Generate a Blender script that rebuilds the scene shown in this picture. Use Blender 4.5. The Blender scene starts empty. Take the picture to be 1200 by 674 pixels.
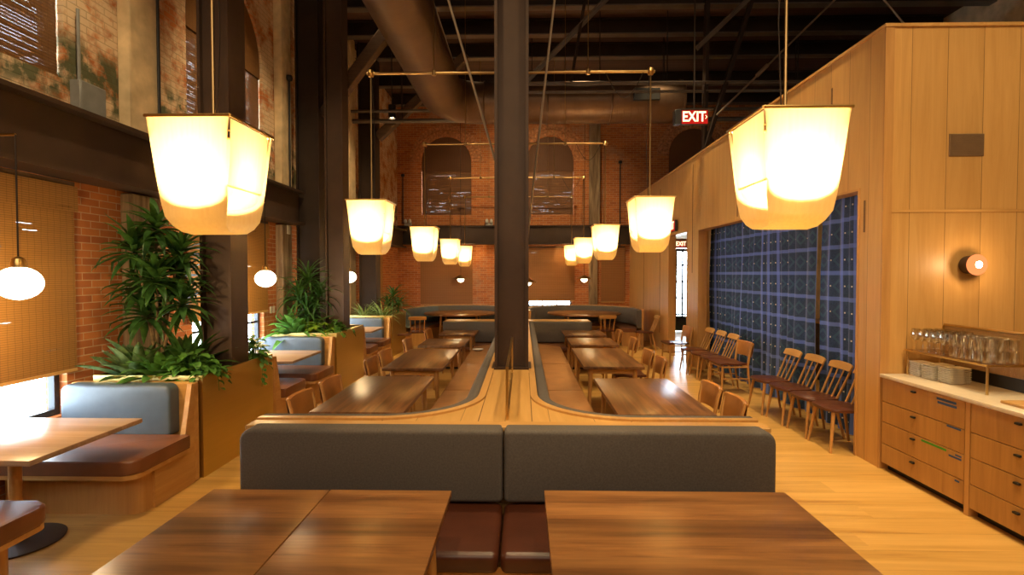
import bpy, bmesh, math, random
from mathutils import Vector, Matrix, noise
from mathutils.geometry import delaunay_2d_cdt
R = random.Random(7)
PI = math.pi
SC = bpy.context.scene
COL = SC.collection

# ------------------------------------------------------------------ materials
def _lnk(nt, a, b):
    nt.links.new(a, b)

class N:
    """small node-building helper"""
    def __init__(s, name):
        s.m = bpy.data.materials.new(name); s.m.use_nodes = True
        s.t = s.m.node_tree; s.t.nodes.clear()
        s.out = s.t.nodes.new('ShaderNodeOutputMaterial')
    def n(s, typ, **kw):
        nd = s.t.nodes.new(typ)
        for k, v in kw.items():
            if k[0] == 'i' and k[1:].isdigit(): s.put(nd.inputs[int(k[1:])], v)
            elif k in nd.inputs: s.put(nd.inputs[k], v)
            else: setattr(nd, k, v)
        return nd
    def put(s, sock, v):
        if isinstance(v, bpy.types.NodeSocket): s.t.links.new(v, sock)
        elif isinstance(v, (tuple, list)) and len(v) == 3 and sock.type == 'RGBA': sock.default_value = (*v, 1)
        else: sock.default_value = v
    def math(s, op, a, b=0.0, clamp=False):
        nd = s.n('ShaderNodeMath', operation=op, use_clamp=clamp); s.put(nd.inputs[0], a); s.put(nd.inputs[1], b); return nd.outputs[0]
    def mix(s, f, a, b, blend='MIX'):
        nd = s.n('ShaderNodeMix', data_type='RGBA', blend_type=blend)
        s.put(nd.inputs[0], f); s.put(nd.inputs[6], a); s.put(nd.inputs[7], b); return nd.outputs[2]
    def coord(s, rnd=True, src='Object'):
        tc = s.n('ShaderNodeTexCoord').outputs[src]
        if not rnd: return tc
        oi = s.n('ShaderNodeObjectInfo').outputs['Random']
        off = s.math('MULTIPLY', oi, 37.0)
        return s.n('ShaderNodeVectorMath', operation='ADD', i0=tc, i1=off).outputs[0]
    def noise(s, vec, scale=5, detail=4, rough=.5, dist=0.0):
        return s.n('ShaderNodeTexNoise', Vector=vec, Scale=scale, Detail=detail, Roughness=rough, Distortion=dist).outputs['Fac']
    def scale(s, vec, v):
        return s.n('ShaderNodeVectorMath', operation='MULTIPLY', i0=vec, i1=v).outputs[0]
    def ramp(s, fac, stops):
        r = s.n('ShaderNodeValToRGB'); s.put(r.inputs[0], fac)
        e = r.color_ramp.elements
        while len(e) < len(stops): e.new(.5)
        for k, (p, c) in enumerate(stops): e[k].position = p; e[k].color = (*c, 1) if len(c) == 3 else c
        return r.outputs[0]
    def bump(s, h, strength=.3, dist=.01):
        return s.n('ShaderNodeBump', Height=h, Strength=strength, Distance=dist).outputs[0]
    def bsdf(s, col, rough=.5, metal=0, spec=.5, normal=None, **kw):
        b = s.n('ShaderNodeBsdfPrincipled')
        s.put(b.inputs['Base Color'], col); s.put(b.inputs['Roughness'], rough); s.put(b.inputs['Metallic'], metal)
        s.put(b.inputs['Specular IOR Level'], spec)
        if normal is not None: s.put(b.inputs['Normal'], normal)
        for k, v in kw.items(): s.put(b.inputs[k.replace('_', ' ')], v)
        return b.outputs[0]
    def done(s, sh):
        s.t.links.new(sh, s.out.inputs[0]); return s.m

def plain(name, col, rough=.5, metal=0, spec=.5, var=.12, nscale=9, bump=0.0):
    k = N(name); c = k.coord(); f = k.noise(c, nscale, 5)
    dark = tuple(x * (1 - var) for x in col); lite = tuple(min(1, x * (1 + var)) for x in col)
    cc = k.ramp(f, [(.3, dark), (.7, lite)])
    nm = k.bump(k.noise(c, nscale * 12, 3), bump, .004) if bump else None
    return k.done(k.bsdf(cc, rough, metal, spec, nm))

def wood(name, c1, c2, grain=0, plank=None, across=1, seam=.0, rough=.4, c3=None, fine=1.0, var=.25, spec=.5, length=None):
    """grain: axis index along the fibres; plank: board width measured on axis `across`"""
    k = N(name); c = k.coord(rnd=plank is None)
    sep = k.n('ShaderNodeSeparateXYZ', i0=c)
    vec = c
    tone = None
    if plank:
        u = k.math('DIVIDE', sep.outputs[across], plank)
        idx = k.math('FLOOR', u)
        if length:
            st = k.math('MULTIPLY', k.n('ShaderNodeTexWhiteNoise', noise_dimensions='1D', W=idx).outputs[0], length)
            idx2 = k.math('FLOOR', k.math('DIVIDE', k.math('ADD', sep.outputs[grain], st), length))
            idx = k.math('ADD', idx, k.math('MULTIPLY', idx2, 13.37))
        wn = k.n('ShaderNodeTexWhiteNoise', noise_dimensions='1D', W=idx)
        tone = wn.outputs[0]
        vec = k.n('ShaderNodeVectorMath', operation='ADD', i0=c, i1=k.scale(wn.outputs[1], (9., 9., 9.))).outputs[0]
    sc = [9.0 * fine] * 3; sc[grain] = .75 * fine
    v2 = k.scale(vec, tuple(sc))
    big = k.noise(v2, 1.0, 5, .6, 1.2)
    sc2 = [70.0 * fine] * 3; sc2[grain] = 2.2 * fine
    fn = k.noise(k.scale(vec, tuple(sc2)), 1.0, 3, .6)
    f = k.math('ADD', k.math('MULTIPLY', big, .75), k.math('MULTIPLY', fn, .25))
    stops = [(.32, c1), (.66, c2)] if c3 is None else [(.30, c3), (.42, c1), (.66, c2)]
    col = k.ramp(f, stops)
    if tone is not None:
        hv = k.n('ShaderNodeHueSaturation', Hue=.5, Saturation=1.0, Value=k.math('ADD', 1 - var, k.math('MULTIPLY', tone, 2 * var)), Fac=1.0, Color=col)
        col = hv.outputs[0]
    h = fn
    if plank and seam:
        fr = k.math('FRACT', u)
        d = k.math('MINIMUM', fr, k.math('SUBTRACT', 1.0, fr))
        m = k.math('LESS_THAN', d, seam / plank)
        col = k.mix(m, col, tuple(x * .3 for x in c1))
        h = k.math('SUBTRACT', k.math('MULTIPLY', fn, .2), k.math('MULTIPLY', m, 1.0))
    nm = k.bump(h, .15, .004)
    return k.done(k.bsdf(col, rough, 0, spec, nm))

def brick(name, axis, painted):
    """axis: 0 -> wall lies in XZ, 1 -> wall lies in YZ. The painted kind has lime wash and green paint left high on the wall."""
    k = N(name); c = k.coord(rnd=False)
    sep = k.n('ShaderNodeSeparateXYZ', i0=c)
    uv = k.n('ShaderNodeCombineXYZ', i0=sep.outputs[axis], i1=sep.outputs[2]).outputs[0]
    b = k.n('ShaderNodeTexBrick', Vector=uv, Scale=1.0)
    b.inputs['Brick Width'].default_value = .215; b.inputs['Row Height'].default_value = .070
    b.inputs['Mortar Size'].default_value = .0055; b.inputs['Mortar Smooth'].default_value = .3; b.inputs['Bias'].default_value = -.1
    b.inputs['Color1'].default_value = (.58, .20, .055, 1); b.inputs['Color2'].default_value = (.36, .105, .034, 1); b.inputs['Mortar'].default_value = (.60, .41, .23, 1)
    n1 = k.noise(c, 2.2, 6, .62); n2 = k.noise(c, 16, 5, .6)
    col = k.mix(k.math('MULTIPLY', n2, .55), b.outputs[0], (.27, .10, .042))
    z = sep.outputs[2]
    if painted:
        hi = k.math('MULTIPLY', k.math('SUBTRACT', z, 3.1), 4.0, True)
        wash = k.math('MULTIPLY', k.math('MULTIPLY', k.math('SUBTRACT', k.math('ADD', n1, k.math('MULTIPLY', n2, .35)), .56), 6.0, True), hi)
        col = k.mix(k.math('MULTIPLY', wash, .85), col, (.70, .55, .36))
        col = k.mix(k.math('MULTIPLY', k.math('MULTIPLY', b.outputs[1], hi), .55), col, (.30, .20, .11))
        gz = k.math('MULTIPLY', k.math('SUBTRACT', .38, k.math('ABSOLUTE', k.math('SUBTRACT', z, 3.72))), 6.0, True)
        g = k.math('MULTIPLY', k.math('MULTIPLY', k.math('SUBTRACT', k.noise(c, 4.1, 5, .6), .44), 9.0, True), gz)
        col = k.mix(k.math('MULTIPLY', g, .9), col, (.05, .075, .035))
    else:
        wash = k.math('MULTIPLY', k.math('SUBTRACT', k.math('ADD', k.noise(c, .9, 6, .6), k.math('MULTIPLY', n2, .25)), .70), 5.0, True)
        col = k.mix(k.math('MULTIPLY', wash, .7), col, (.42, .31, .2))
    hgt = k.math('ADD', k.math('MULTIPLY', k.math('SUBTRACT', 1.0, b.outputs[1]), 1.0), k.math('MULTIPLY', n2, .5))
    return k.done(k.bsdf(col, .85, 0, .25, k.bump(hgt, .6, .012)))

def blind(name, col, thr, axis, glow=.35, sheer=0.0, freq=55.0, slit=.4, run=1.7, gauze=.05):
    """woven slat blind: fine horizontal slats, open slits where slats have slipped"""
    k = N(name); c = k.coord(rnd=False, src='Object')
    sep = k.n('ShaderNodeSeparateXYZ', i0=c)
    z = sep.outputs[2]; h = sep.outputs[axis]
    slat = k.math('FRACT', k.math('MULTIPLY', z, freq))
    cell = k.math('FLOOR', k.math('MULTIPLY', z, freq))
    wv = k.math('FRACT', k.math('MULTIPLY', h, 16.0))
    v = k.n('ShaderNodeCombineXYZ', i0=k.math('MULTIPLY', h, run), i1=k.math('MULTIPLY', cell, 3.7), i2=k.math('MULTIPLY', cell, 1.3)).outputs[0]
    nz = k.noise(v, 1.0, 2, .5)
    patch = k.noise(k.n('ShaderNodeCombineXYZ', i0=k.math('MULTIPLY', h, .8), i1=k.math('MULTIPLY', z, 2.6)).outputs[0], 1.0, 2)
    open_ = k.math('MULTIPLY', k.math('GREATER_THAN', k.math('ADD', nz, k.math('MULTIPLY', patch, .35)), thr), k.math('LESS_THAN', slat, slit))
    open_ = k.math('MAXIMUM', k.math('MULTIPLY', open_, gauze), sheer)
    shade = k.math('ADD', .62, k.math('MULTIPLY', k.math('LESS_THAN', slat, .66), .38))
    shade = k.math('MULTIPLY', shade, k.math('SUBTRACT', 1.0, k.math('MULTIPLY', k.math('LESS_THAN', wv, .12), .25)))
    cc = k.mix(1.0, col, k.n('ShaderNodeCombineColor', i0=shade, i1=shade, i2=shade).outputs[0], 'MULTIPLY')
    var = k.noise(v, 1.0, 1)
    cc = k.mix(k.math('MULTIPLY', var, .5), cc, tuple(x * .6 for x in col))
    d = k.bsdf(cc, .6, 0, .3, k.bump(slat, .3, .004))
    tr = k.n('ShaderNodeBsdfTranslucent', Color=cc).outputs[0]
    m1 = k.n('ShaderNodeMixShader', i0=glow * .4, i1=d, i2=tr).outputs[0]
    tp = k.n('ShaderNodeBsdfTransparent').outputs[0]
    m2 = k.n('ShaderNodeMixShader', i0=open_, i1=m1, i2=tp).outputs[0]
    return k.done(m2)

def emit(name, col, s):
    k = N(name)
    return k.done(k.n('ShaderNodeEmission', Color=col, Strength=s).outputs[0])

def glassy(name, tint=(1, 1, 1), refl=.08, rough=.02):
    k = N(name)
    lw = k.n('ShaderNodeLayerWeight', Blend=.35).outputs['Facing']
    f = k.math('ADD', refl, k.math('MULTIPLY', lw, .35), True)
    t = k.n('ShaderNodeBsdfTransparent', Color=tint).outputs[0]
    g = k.n('ShaderNodeBsdfGlossy', Color=(1, 1, 1), Roughness=rough).outputs[0]
    return k.done(k.n('ShaderNodeMixShader', i0=f, i1=t, i2=g).outputs[0])

M = {}
M['oak_wall_face'] = wood('oak_wall_face', (.50, .265, .075), (.60, .34, .11), 2, .336, 0, .0022, .42, var=.07)
M['oak_wall_side'] = wood('oak_wall_side', (.50, .265, .075), (.60, .34, .11), 2, .336, 1, .0022, .42, var=.07)
M['oak'] = wood('oak', (.46, .23, .06), (.60, .34, .11), 1, rough=.4)
M['oak_x'] = wood('oak_x', (.46, .23, .06), (.60, .34, .11), 0, rough=.4)
M['oak_z'] = wood('oak_z', (.42, .20, .055), (.55, .29, .09), 2, rough=.4)
M['oak_drawer'] = wood('oak_drawer', (.36, .17, .045), (.50, .26, .075), 2, rough=.4)
M['oak_cap'] = wood('oak_cap', (.52, .28, .075), (.64, .37, .12), 1, .30, 0, .002, .38, var=.06)
M['floor'] = wood('floor', (.52, .285, .070), (.66, .385, .110), 0, .24, 1, .0008, .33, c3=(.36, .17, .04), var=.06, fine=.6, length=2.3)
M['walnut'] = wood('walnut', (.135, .058, .022), (.26, .118, .045), 1, .128, 0, 0, .31, c3=(.07, .030, .013), var=.25, spec=.4)
M['walnut_x'] = wood('walnut_x', (.150, .060, .019), (.32, .145, .046), 0, .165, 1, 0, .31, c3=(.072, .030, .012), var=.26, fine=.8, spec=.4)
M['pale_top'] = wood('pale_top', (.30, .19, .12), (.44, .30, .20), 0, .13, 1, 0, .3, var=.15)
M['old_timber'] = wood('old_timber', (.17, .11, .06), (.36, .26, .15), 2, rough=.85, c3=(.06, .04, .025))
M['dark_timber'] = wood('dark_timber', (.055, .028, .014), (.12, .065, .03), 0, rough=.75)
M['decking'] = wood('decking', (.05, .022, .012), (.085, .038, .02), 0, .15, 1, .004, .8, var=.25)
M['plaster'] = plain('plaster', (.60, .46, .27), .85, var=.22, nscale=5, bump=.3)
M['brick_left'] = brick('brick_left', 1, True)
M['brick_back'] = brick('brick_back', 0, False)
M['steel'] = plain('steel', (.062, .036, .023), .5, .3, .4, var=.15, nscale=3)
M['steel_dark'] = plain('steel_dark', (.030, .018, .012), .55, .3, .4, var=.2, nscale=3)
M['skylit_steel'] = plain('skylit_steel', (.15, .125, .105), .45, .5, .5, var=.2, nscale=3)  # skylight on lower flanges and truss chords put into this lighter tone
M['cable'] = plain('cable', (.45, .36, .27), .35, .8, .5, var=.1)
M['brass'] = plain('brass', (.62, .42, .16), .28, 1, .5, var=.08, nscale=4)
def brushed():
    k = N('brushed_brass'); c = k.coord()
    f = k.noise(k.scale(c, (1.5, 1.5, 40.)), 1, 3)
    return k.done(k.bsdf(k.ramp(f, [(.3, (.63, .48, .155)), (.7, (.66, .50, .165))]), .36, 1.0, .5, k.bump(f, .03, .002)))
M['brass_sheet'] = brushed()
M['bronze'] = plain('bronze', (.36, .235, .10), .34, 1, .5, var=.1, nscale=4)
M['blue_leather'] = plain('blue_leather', (.080, .110, .140), .42, 0, .5, var=.12, nscale=6, bump=.12)
M['charcoal'] = plain('charcoal', (.105, .090, .080), .75, 0, .3, var=.16, nscale=90, bump=.25)
M['tan_leather'] = plain('tan_leather', (.34, .155, .055), .38, 0, .5, var=.15, nscale=5, bump=.1)
M['oxblood'] = plain('oxblood', (.060, .016, .007), .32, 0, .5, var=.2, nscale=5, bump=.1)
M['brown_seat'] = plain('brown_seat', (.17, .062, .025), .36, 0, .5, var=.2, nscale=4, bump=.1)
M['chair_leather'] = plain('chair_leather', (.42, .17, .04), .40, 0, .5, var=.2, nscale=6, bump=.1)
M['dark_seat'] = plain('dark_seat', (.095, .028, .012), .33, 0, .5, var=.2, nscale=6)
M['black'] = plain('black', (.012, .011, .010), .45)
M['pull_black'] = plain('pull_black', (.02, .018, .016), .4, .5)
M['grey_box'] = plain('grey_box', (.20, .20, .19), .5)
M['white_plastic'] = plain('white_plastic', (.55, .52, .46), .5)
M['vent'] = plain('vent', (.20, .12, .06), .5)
M['stone'] = plain('stone', (.66, .55, .40), .3, var=.06, nscale=20)
M['porcelain'] = plain('porcelain', (.86, .83, .76), .25, var=.03)
M['tape_blue'] = plain('tape_blue', (.02, .07, .22), .6)
M['tape_green'] = plain('tape_green', (.05, .30, .02), .6)
M['frame_black'] = plain('frame_black', (.03, .035, .04), .4, .3)
M['soil'] = plain('soil', (.03, .02, .012), .95, var=.5, nscale=40, bump=.8)
M['cane'] = plain('cane', (.20, .13, .06), .8, var=.4, nscale=20)
def leaf(name, a, b, rough=.42):
    k = N(name); c = k.coord(); f = k.noise(c, 14, 3)
    col = k.ramp(f, [(.32, a), (.68, b)])
    d = k.bsdf(col, rough, 0, .5)
    t = k.n('ShaderNodeBsdfTranslucent', Color=k.mix(.5, col, (.18, .30, .02))).outputs[0]
    return k.done(k.n('ShaderNodeMixShader', i0=.25, i1=d, i2=t).outputs[0])
M['leaf_dark'] = leaf('leaf_dark', (.02, .07, .015), (.06, .17, .035))
M['leaf_mid'] = leaf('leaf_mid', (.05, .16, .025), (.15, .36, .06))
M['leaf_silver'] = leaf('leaf_silver', (.04, .11, .04), (.24, .36, .15))
M['leaf_lime'] = leaf('leaf_lime', (.12, .25, .015), (.36, .50, .04))
M['leaf_stripe'] = leaf('leaf_stripe', (.06, .16, .02), (.38, .45, .16))
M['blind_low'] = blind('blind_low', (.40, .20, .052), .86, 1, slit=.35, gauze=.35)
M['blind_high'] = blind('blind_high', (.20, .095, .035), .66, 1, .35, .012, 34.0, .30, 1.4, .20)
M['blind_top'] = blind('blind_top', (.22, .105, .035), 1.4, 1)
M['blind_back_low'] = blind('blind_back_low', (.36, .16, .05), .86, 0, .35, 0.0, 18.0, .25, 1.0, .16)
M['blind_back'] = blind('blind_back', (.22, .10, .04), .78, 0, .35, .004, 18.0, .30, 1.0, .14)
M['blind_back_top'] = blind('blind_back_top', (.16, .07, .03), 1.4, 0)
M['pane'] = glassy('pane', (.97, .985, 1), .03)
M['clear_glass'] = glassy('clear_glass', (.92, .92, .89), .13)
M['amber_glass'] = glassy('amber_glass', (.80, .66, .45), .10)
M['screen_glass'] = glassy('screen_glass', (.93, .90, .82), .05, .1)
M['mirror_ball'] = plain('mirror_ball', (.7, .5, .2), .2, 1)
WARM = (1.0, .66, .30)
M['globe'] = emit('globe', (1, .86, .60), 5.0)
M['bulb'] = emit('bulb', (1, .80, .48), 14.0)
M['spot_face'] = emit('spot_face', (1, .75, .42), 7.0)
M['exit_letter'] = emit('exit_letter', (1, .80, .42), 1.3)
M['exit_red'] = emit('exit_red', (.55, .015, .01), .55)
M['sconce_glass'] = emit('sconce_glass', (1, .26, .08), .8)
def shade_mat(name='lantern_fabric', q=.42):
    k = N(name); c = k.coord()
    f = k.noise(k.scale(c, (60., 60., 4.)), 1, 3)
    col = k.ramp(f, [(.3, (.88, .70, .36)), (.7, (.93, .76, .42))])
    t = k.n('ShaderNodeBsdfTranslucent', Color=col).outputs[0]
    d = k.n('ShaderNodeBsdfDiffuse', Color=col).outputs[0]
    return k.done(k.n('ShaderNodeMixShader', i0=q, i1=t, i2=d).outputs[0])
M['lantern_fabric'] = shade_mat(); M['lantern_lining'] = shade_mat('lantern_lining', .68)
def duct_mat():
    k = N('duct_metal'); c = k.coord(False)
    uv = k.n('ShaderNodeTexCoord').outputs['UV']
    s = k.n('ShaderNodeSeparateXYZ', i0=uv)
    w = k.math('FRACT', k.math('ADD', k.math('MULTIPLY', s.outputs[1], 7.0), s.outputs[0]))
    rib = k.math('LESS_THAN', k.math('ABSOLUTE', k.math('SUBTRACT', w, .5)), .12)
    f = k.noise(c, 2, 4)
    return k.done(k.bsdf(k.ramp(f, [(.3, (.13, .08, .05)), (.7, (.18, .112, .07))]), .42, .75, .5, k.bump(rib, 1.0, .05)))
M['duct'] = duct_mat()
def cane_mat():
    k = N('woven_cane'); c = k.coord(False)
    s = k.n('ShaderNodeSeparateXYZ', i0=c)
    def gap(x, p, w):
        fr = k.math('FRACT', k.math('DIVIDE', x, p)); return k.math('GREATER_THAN', k.math('SUBTRACT', fr, w), 0)
    hole = k.math('MULTIPLY', gap(s.outputs[1], .018, .45), gap(s.outputs[2], .016, .45))
    d = k.bsdf((.36, .19, .07), .5)
    return k.done(k.n('ShaderNodeMixShader', i0=hole, i1=d, i2=k.n('ShaderNodeBsdfTransparent').outputs[0]).outputs[0])
M['woven_cane'] = cane_mat()
def curtain_mat():
    k = N('curtain_cloth')
    s = k.n('ShaderNodeSeparateXYZ', i0=k.n('ShaderNodeTexCoord').outputs['UV'])
    P = .315
    u = k.math('DIVIDE', s.outputs[0], P); v = k.math('DIVIDE', s.outputs[1], P)
    fu = k.math('FRACT', u); fv = k.math('FRACT', v)
    du = k.math('ABSOLUTE', k.math('SUBTRACT', fu, .5)); dv = k.math('ABSOLUTE', k.math('SUBTRACT', fv, .5))
    c = k.coord(False); f = k.noise(c, 60, 3)
    base = k.ramp(f, [(.3, (.024, .050, .115)), (.7, (.042, .080, .175))])
    motif = k.math('MULTIPLY', k.math('LESS_THAN', k.math('ADD', du, dv), .30), k.math('GREATER_THAN', k.math('ADD', du, dv), .17))
    col = k.mix(k.math('MULTIPLY', motif, .8), base, (.05, .12, .20))
    band2 = k.math('GREATER_THAN', du, .42); band1 = k.math('GREATER_THAN', dv, .42)
    col = k.mix(k.math('MULTIPLY', band2, .75), col, (.15, .24, .75))
    col = k.mix(k.math('MULTIPLY', band1, .6), col, (.18, .29, .88))
    d1 = k.math('LESS_THAN', k.math('MAXIMUM', k.math('ABSOLUTE', k.math('SUBTRACT', du, .36)), dv), .028)
    col = k.mix(d1, col, (.75, .70, .62))
    return k.done(k.bsdf(col, .75, 0, .3, Sheen_Weight=.9, Sheen_Roughness=.4, Sheen_Tint=(.35, .45, .9, 1)))
M['curtain'] = curtain_mat()

# ------------------------------------------------------------------ mesh builder
class MB:
    def __init__(s): s.bm = bmesh.new(); s.uvs = None
    def _xf(s, vs, mat):
        if mat is not None: bmesh.ops.transform(s.bm, matrix=mat, verts=vs)
    def box(s, x0, x1, y0, y1, z0, z1, bev=0.0, seg=2, mat=None, bottom=True):
        vs = bmesh.ops.create_cube(s.bm, size=1.0)['verts']
        bmesh.ops.transform(s.bm, matrix=Matrix.Translation(((x0 + x1) / 2, (y0 + y1) / 2, (z0 + z1) / 2)) @ Matrix.Diagonal((x1 - x0, y1 - y0, z1 - z0, 1)), verts=vs)
        if bev:
            es = list({e for v in vs for e in v.link_edges})
            r = bmesh.ops.bevel(s.bm, geom=es, offset=bev, segments=seg, affect='EDGES', profile=.5)
            vs = list({v for f in r['faces'] for v in f.verts} | {v for v in vs if v.is_valid})
        s._xf(vs, mat); return s
    def cyl(s, a, b, r0, r1=None, n=12, caps=True):
        r1 = r0 if r1 is None else r1
        return s.tube([a, b], [r0, r1], n, caps)
    def tube(s, pts, r, n=10, caps=True, closed=False):
        pts = [Vector(p) for p in pts]; m = len(pts)
        rs = r if isinstance(r, (list, tuple)) else [r] * m
        rings = []; up = None
        for i, p in enumerate(pts):
            if closed: d = pts[(i + 1) % m] - pts[i - 1]
            else: d = pts[min(i + 1, m - 1)] - pts[max(i - 1, 0)]
            d.normalize()
            if up is None:
                up = Vector((0, 0, 1)) if abs(d.z) < .9 else Vector((1, 0, 0))
            x = d.cross(up); x.normalize(); y = x.cross(d); up = y
            rings.append([s.bm.verts.new(p + (x * math.cos(2 * PI * k / n) + y * math.sin(2 * PI * k / n)) * rs[i]) for k in range(n)])
        for i in range(m - (0 if closed else 1)):
            a, b = rings[i], rings[(i + 1) % m]
            for k in range(n): s.bm.faces.new((a[k], a[(k + 1) % n], b[(k + 1) % n], b[k]))
        if caps and not closed:
            s.bm.faces.new(rings[0][::-1]); s.bm.faces.new(rings[-1])
        return s
    def lathe(s, prof, c=(0, 0, 0), n=24, mat=None):
        rings = []; allv = []
        for r, z in prof:
            if r < 1e-5: vs = [s.bm.verts.new((c[0], c[1], c[2] + z))]
            else: vs = [s.bm.verts.new((c[0] + r * math.cos(2 * PI * k / n), c[1] + r * math.sin(2 * PI * k / n), c[2] + z)) for k in range(n)]
            rings.append(vs); allv += vs
        for a, b in zip(rings, rings[1:]):
            for k in range(n):
                q = [a[k % len(a)], a[(k + 1) % n % len(a)], b[(k + 1) % n % len(b)], b[k % len(b)]]
                u = []
                for v in q:
                    if v not in u: u.append(v)
                if len(u) > 2: s.bm.faces.new(u)
        s._xf(allv, mat); return s
    def prism(s, poly, z0, z1, mat=None):
        a = [s.bm.verts.new((x, y, z0)) for x, y in poly]; b = [s.bm.verts.new((x, y, z1)) for x, y in poly]
        n = len(poly)
        s.bm.faces.new(a[::-1]); s.bm.faces.new(b)
        for k in range(n): s.bm.faces.new((a[k], a[(k + 1) % n], b[(k + 1) % n], b[k]))
        s._xf(a + b, mat); return s
    def sheet(s, grid, thick=0.0, uv=None):
        """grid[i][j] of points; thick > 0 makes a closed slab"""
        ni, nj = len(grid), len(grid[0])
        G = [[Vector(p) for p in row] for row in grid]
        A = [[s.bm.verts.new(p) for p in row] for row in G]
        if thick:
            B = []
            for i in range(ni):
                row = []
                for j in range(nj):
                    du = G[min(i + 1, ni - 1)][j] - G[max(i - 1, 0)][j]; dv = G[i][min(j + 1, nj - 1)] - G[i][max(j - 1, 0)]
                    nn = du.cross(dv)
                    if nn.length < 1e-9: nn = Vector((0, 0, 1))
                    row.append(s.bm.verts.new(G[i][j] - nn.normalized() * thick))
                B.append(row)
        lay = s.bm.loops.layers.uv.verify() if uv else None
        def face(vs, ij):
            f = s.bm.faces.new(vs)
            if lay:
                for l, (i, j) in zip(f.loops, ij): l[lay].uv = uv(i, j)
        for i in range(ni - 1):
            for j in range(nj - 1):
                ij = [(i, j), (i + 1, j), (i + 1, j + 1), (i, j + 1)]
                face([A[p][q] for p, q in ij], ij)
                if thick: face([B[p][q] for p, q in ij[::-1]], ij[::-1])
        if thick:
            ring = [(i, 0) for i in range(ni)] + [(ni - 1, j) for j in range(1, nj)] + [(i, nj - 1) for i in range(ni - 2, -1, -1)] + [(0, j) for j in range(nj - 2, 0, -1)]
            for p, q in zip(ring, ring[1:] + ring[:1]):
                face([A[q[0]][q[1]], A[p[0]][p[1]], B[p[0]][p[1]], B[q[0]][q[1]]], [q, p, p, q])
        return s
    def build(s, name, mat, parent=None, world=False, sharp=38, smooth=True):
        bm = s.bm
        if world and parent is not None:
            o = parent
            while o.parent: o = o.parent
            bmesh.ops.translate(bm, vec=-Vector(o.location), verts=bm.verts)
        bmesh.ops.recalc_face_normals(bm, faces=bm.faces)
        me = bpy.data.meshes.new(name); bm.to_mesh(me); bm.free()
        if smooth:
            me.polygons.foreach_set('use_smooth', [True] * len(me.polygons))
            me.set_sharp_from_angle(angle=math.radians(sharp))
        me.materials.append(M[mat] if isinstance(mat, str) else mat)
        ob = bpy.data.objects.new(name, me); COL.objects.link(ob)
        if parent is not None: ob.parent = parent
        return ob

def tag(o, label=None, cat=None, group=None, kind=None):
    if label: o['label'] = label
    if cat: o['category'] = cat
    if group: o['group'] = group
    if kind: o['kind'] = kind
    return o
def thing(name, label, cat, loc=(0, 0, 0), rz=0.0, group=None, kind=None):
    o = bpy.data.objects.new(name, None); COL.objects.link(o)
    o.empty_display_size = .1
    o.location = loc; o.rotation_euler = (0, 0, rz)
    return tag(o, label, cat, group, kind)
def ctree(o, parent=None):
    c = o.copy(); COL.objects.link(c); c.parent = parent
    for ch in list(o.children): ctree(ch, c)
    return c
def struct(ob, label=None):
    ob['kind'] = 'structure'
    if label: ob['label'] = label
    return ob
def plate_with_holes(outer, holes, d0, d1, place):
    """a wall slab: 2D outline with holes, from depth d0 to d1; place(u, v, d) -> point"""
    mb = MB(); loops = [outer] + holes
    pts = []; edges = []; faces = []
    for lp in loops:
        b = len(pts); pts += [Vector(p) for p in lp]; n = len(lp)
        edges += [(b + k, b + (k + 1) % n) for k in range(n)]
    V, E, F, *_ = delaunay_2d_cdt(pts, edges, [], 0, 1e-6)
    def inside(p, lp):
        c = False; n = len(lp)
        for k in range(n):
            (x1, y1), (x2, y2) = lp[k], lp[(k + 1) % n]
            if (y1 > p[1]) != (y2 > p[1]) and p[0] < (x2 - x1) * (p[1] - y1) / (y2 - y1) + x1: c = not c
        return c
    a = [mb.bm.verts.new(place(v.x, v.y, d0)) for v in V]; b = [mb.bm.verts.new(place(v.x, v.y, d1)) for v in V]
    for f in F:
        m = sum((V[i] for i in f), Vector((0, 0))) / len(f)
        if not inside(m, outer) or any(inside(m, h) for h in holes): continue
        mb.bm.faces.new([a[i] for i in f]); mb.bm.faces.new([b[i] for i in f][::-1])
    cnt = {}
    for f in F:
        m = sum((V[i] for i in f), Vector((0, 0))) / len(f)
        if not inside(m, outer) or any(inside(m, h) for h in holes): continue
        for i, j in zip(f, list(f[1:]) + [f[0]]):
            cnt.setdefault(frozenset((i, j)), []).append((i, j))
    for e in cnt.values():
        if len(e) == 1:
            i, j = e[0]; mb.bm.faces.new((a[j], a[i], b[i], b[j]))
    return mb
def rect(u0, u1, v0, v1): return [(u0, v0), (u1, v0), (u1, v1), (u0, v1)]
def arch(u0, u1, v0, vs, rise, n=14):
    """opening with a segmental/round head: springing at vs, crown at vs + rise"""
    c = (u0 + u1) / 2; r = (u1 - u0) / 2
    return [(u0, v0), (u1, v0)] + [(c + r * math.cos(PI * k / n), vs + rise * math.sin(PI * k / n)) for k in range(n + 1)]

exec_order = []
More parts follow.
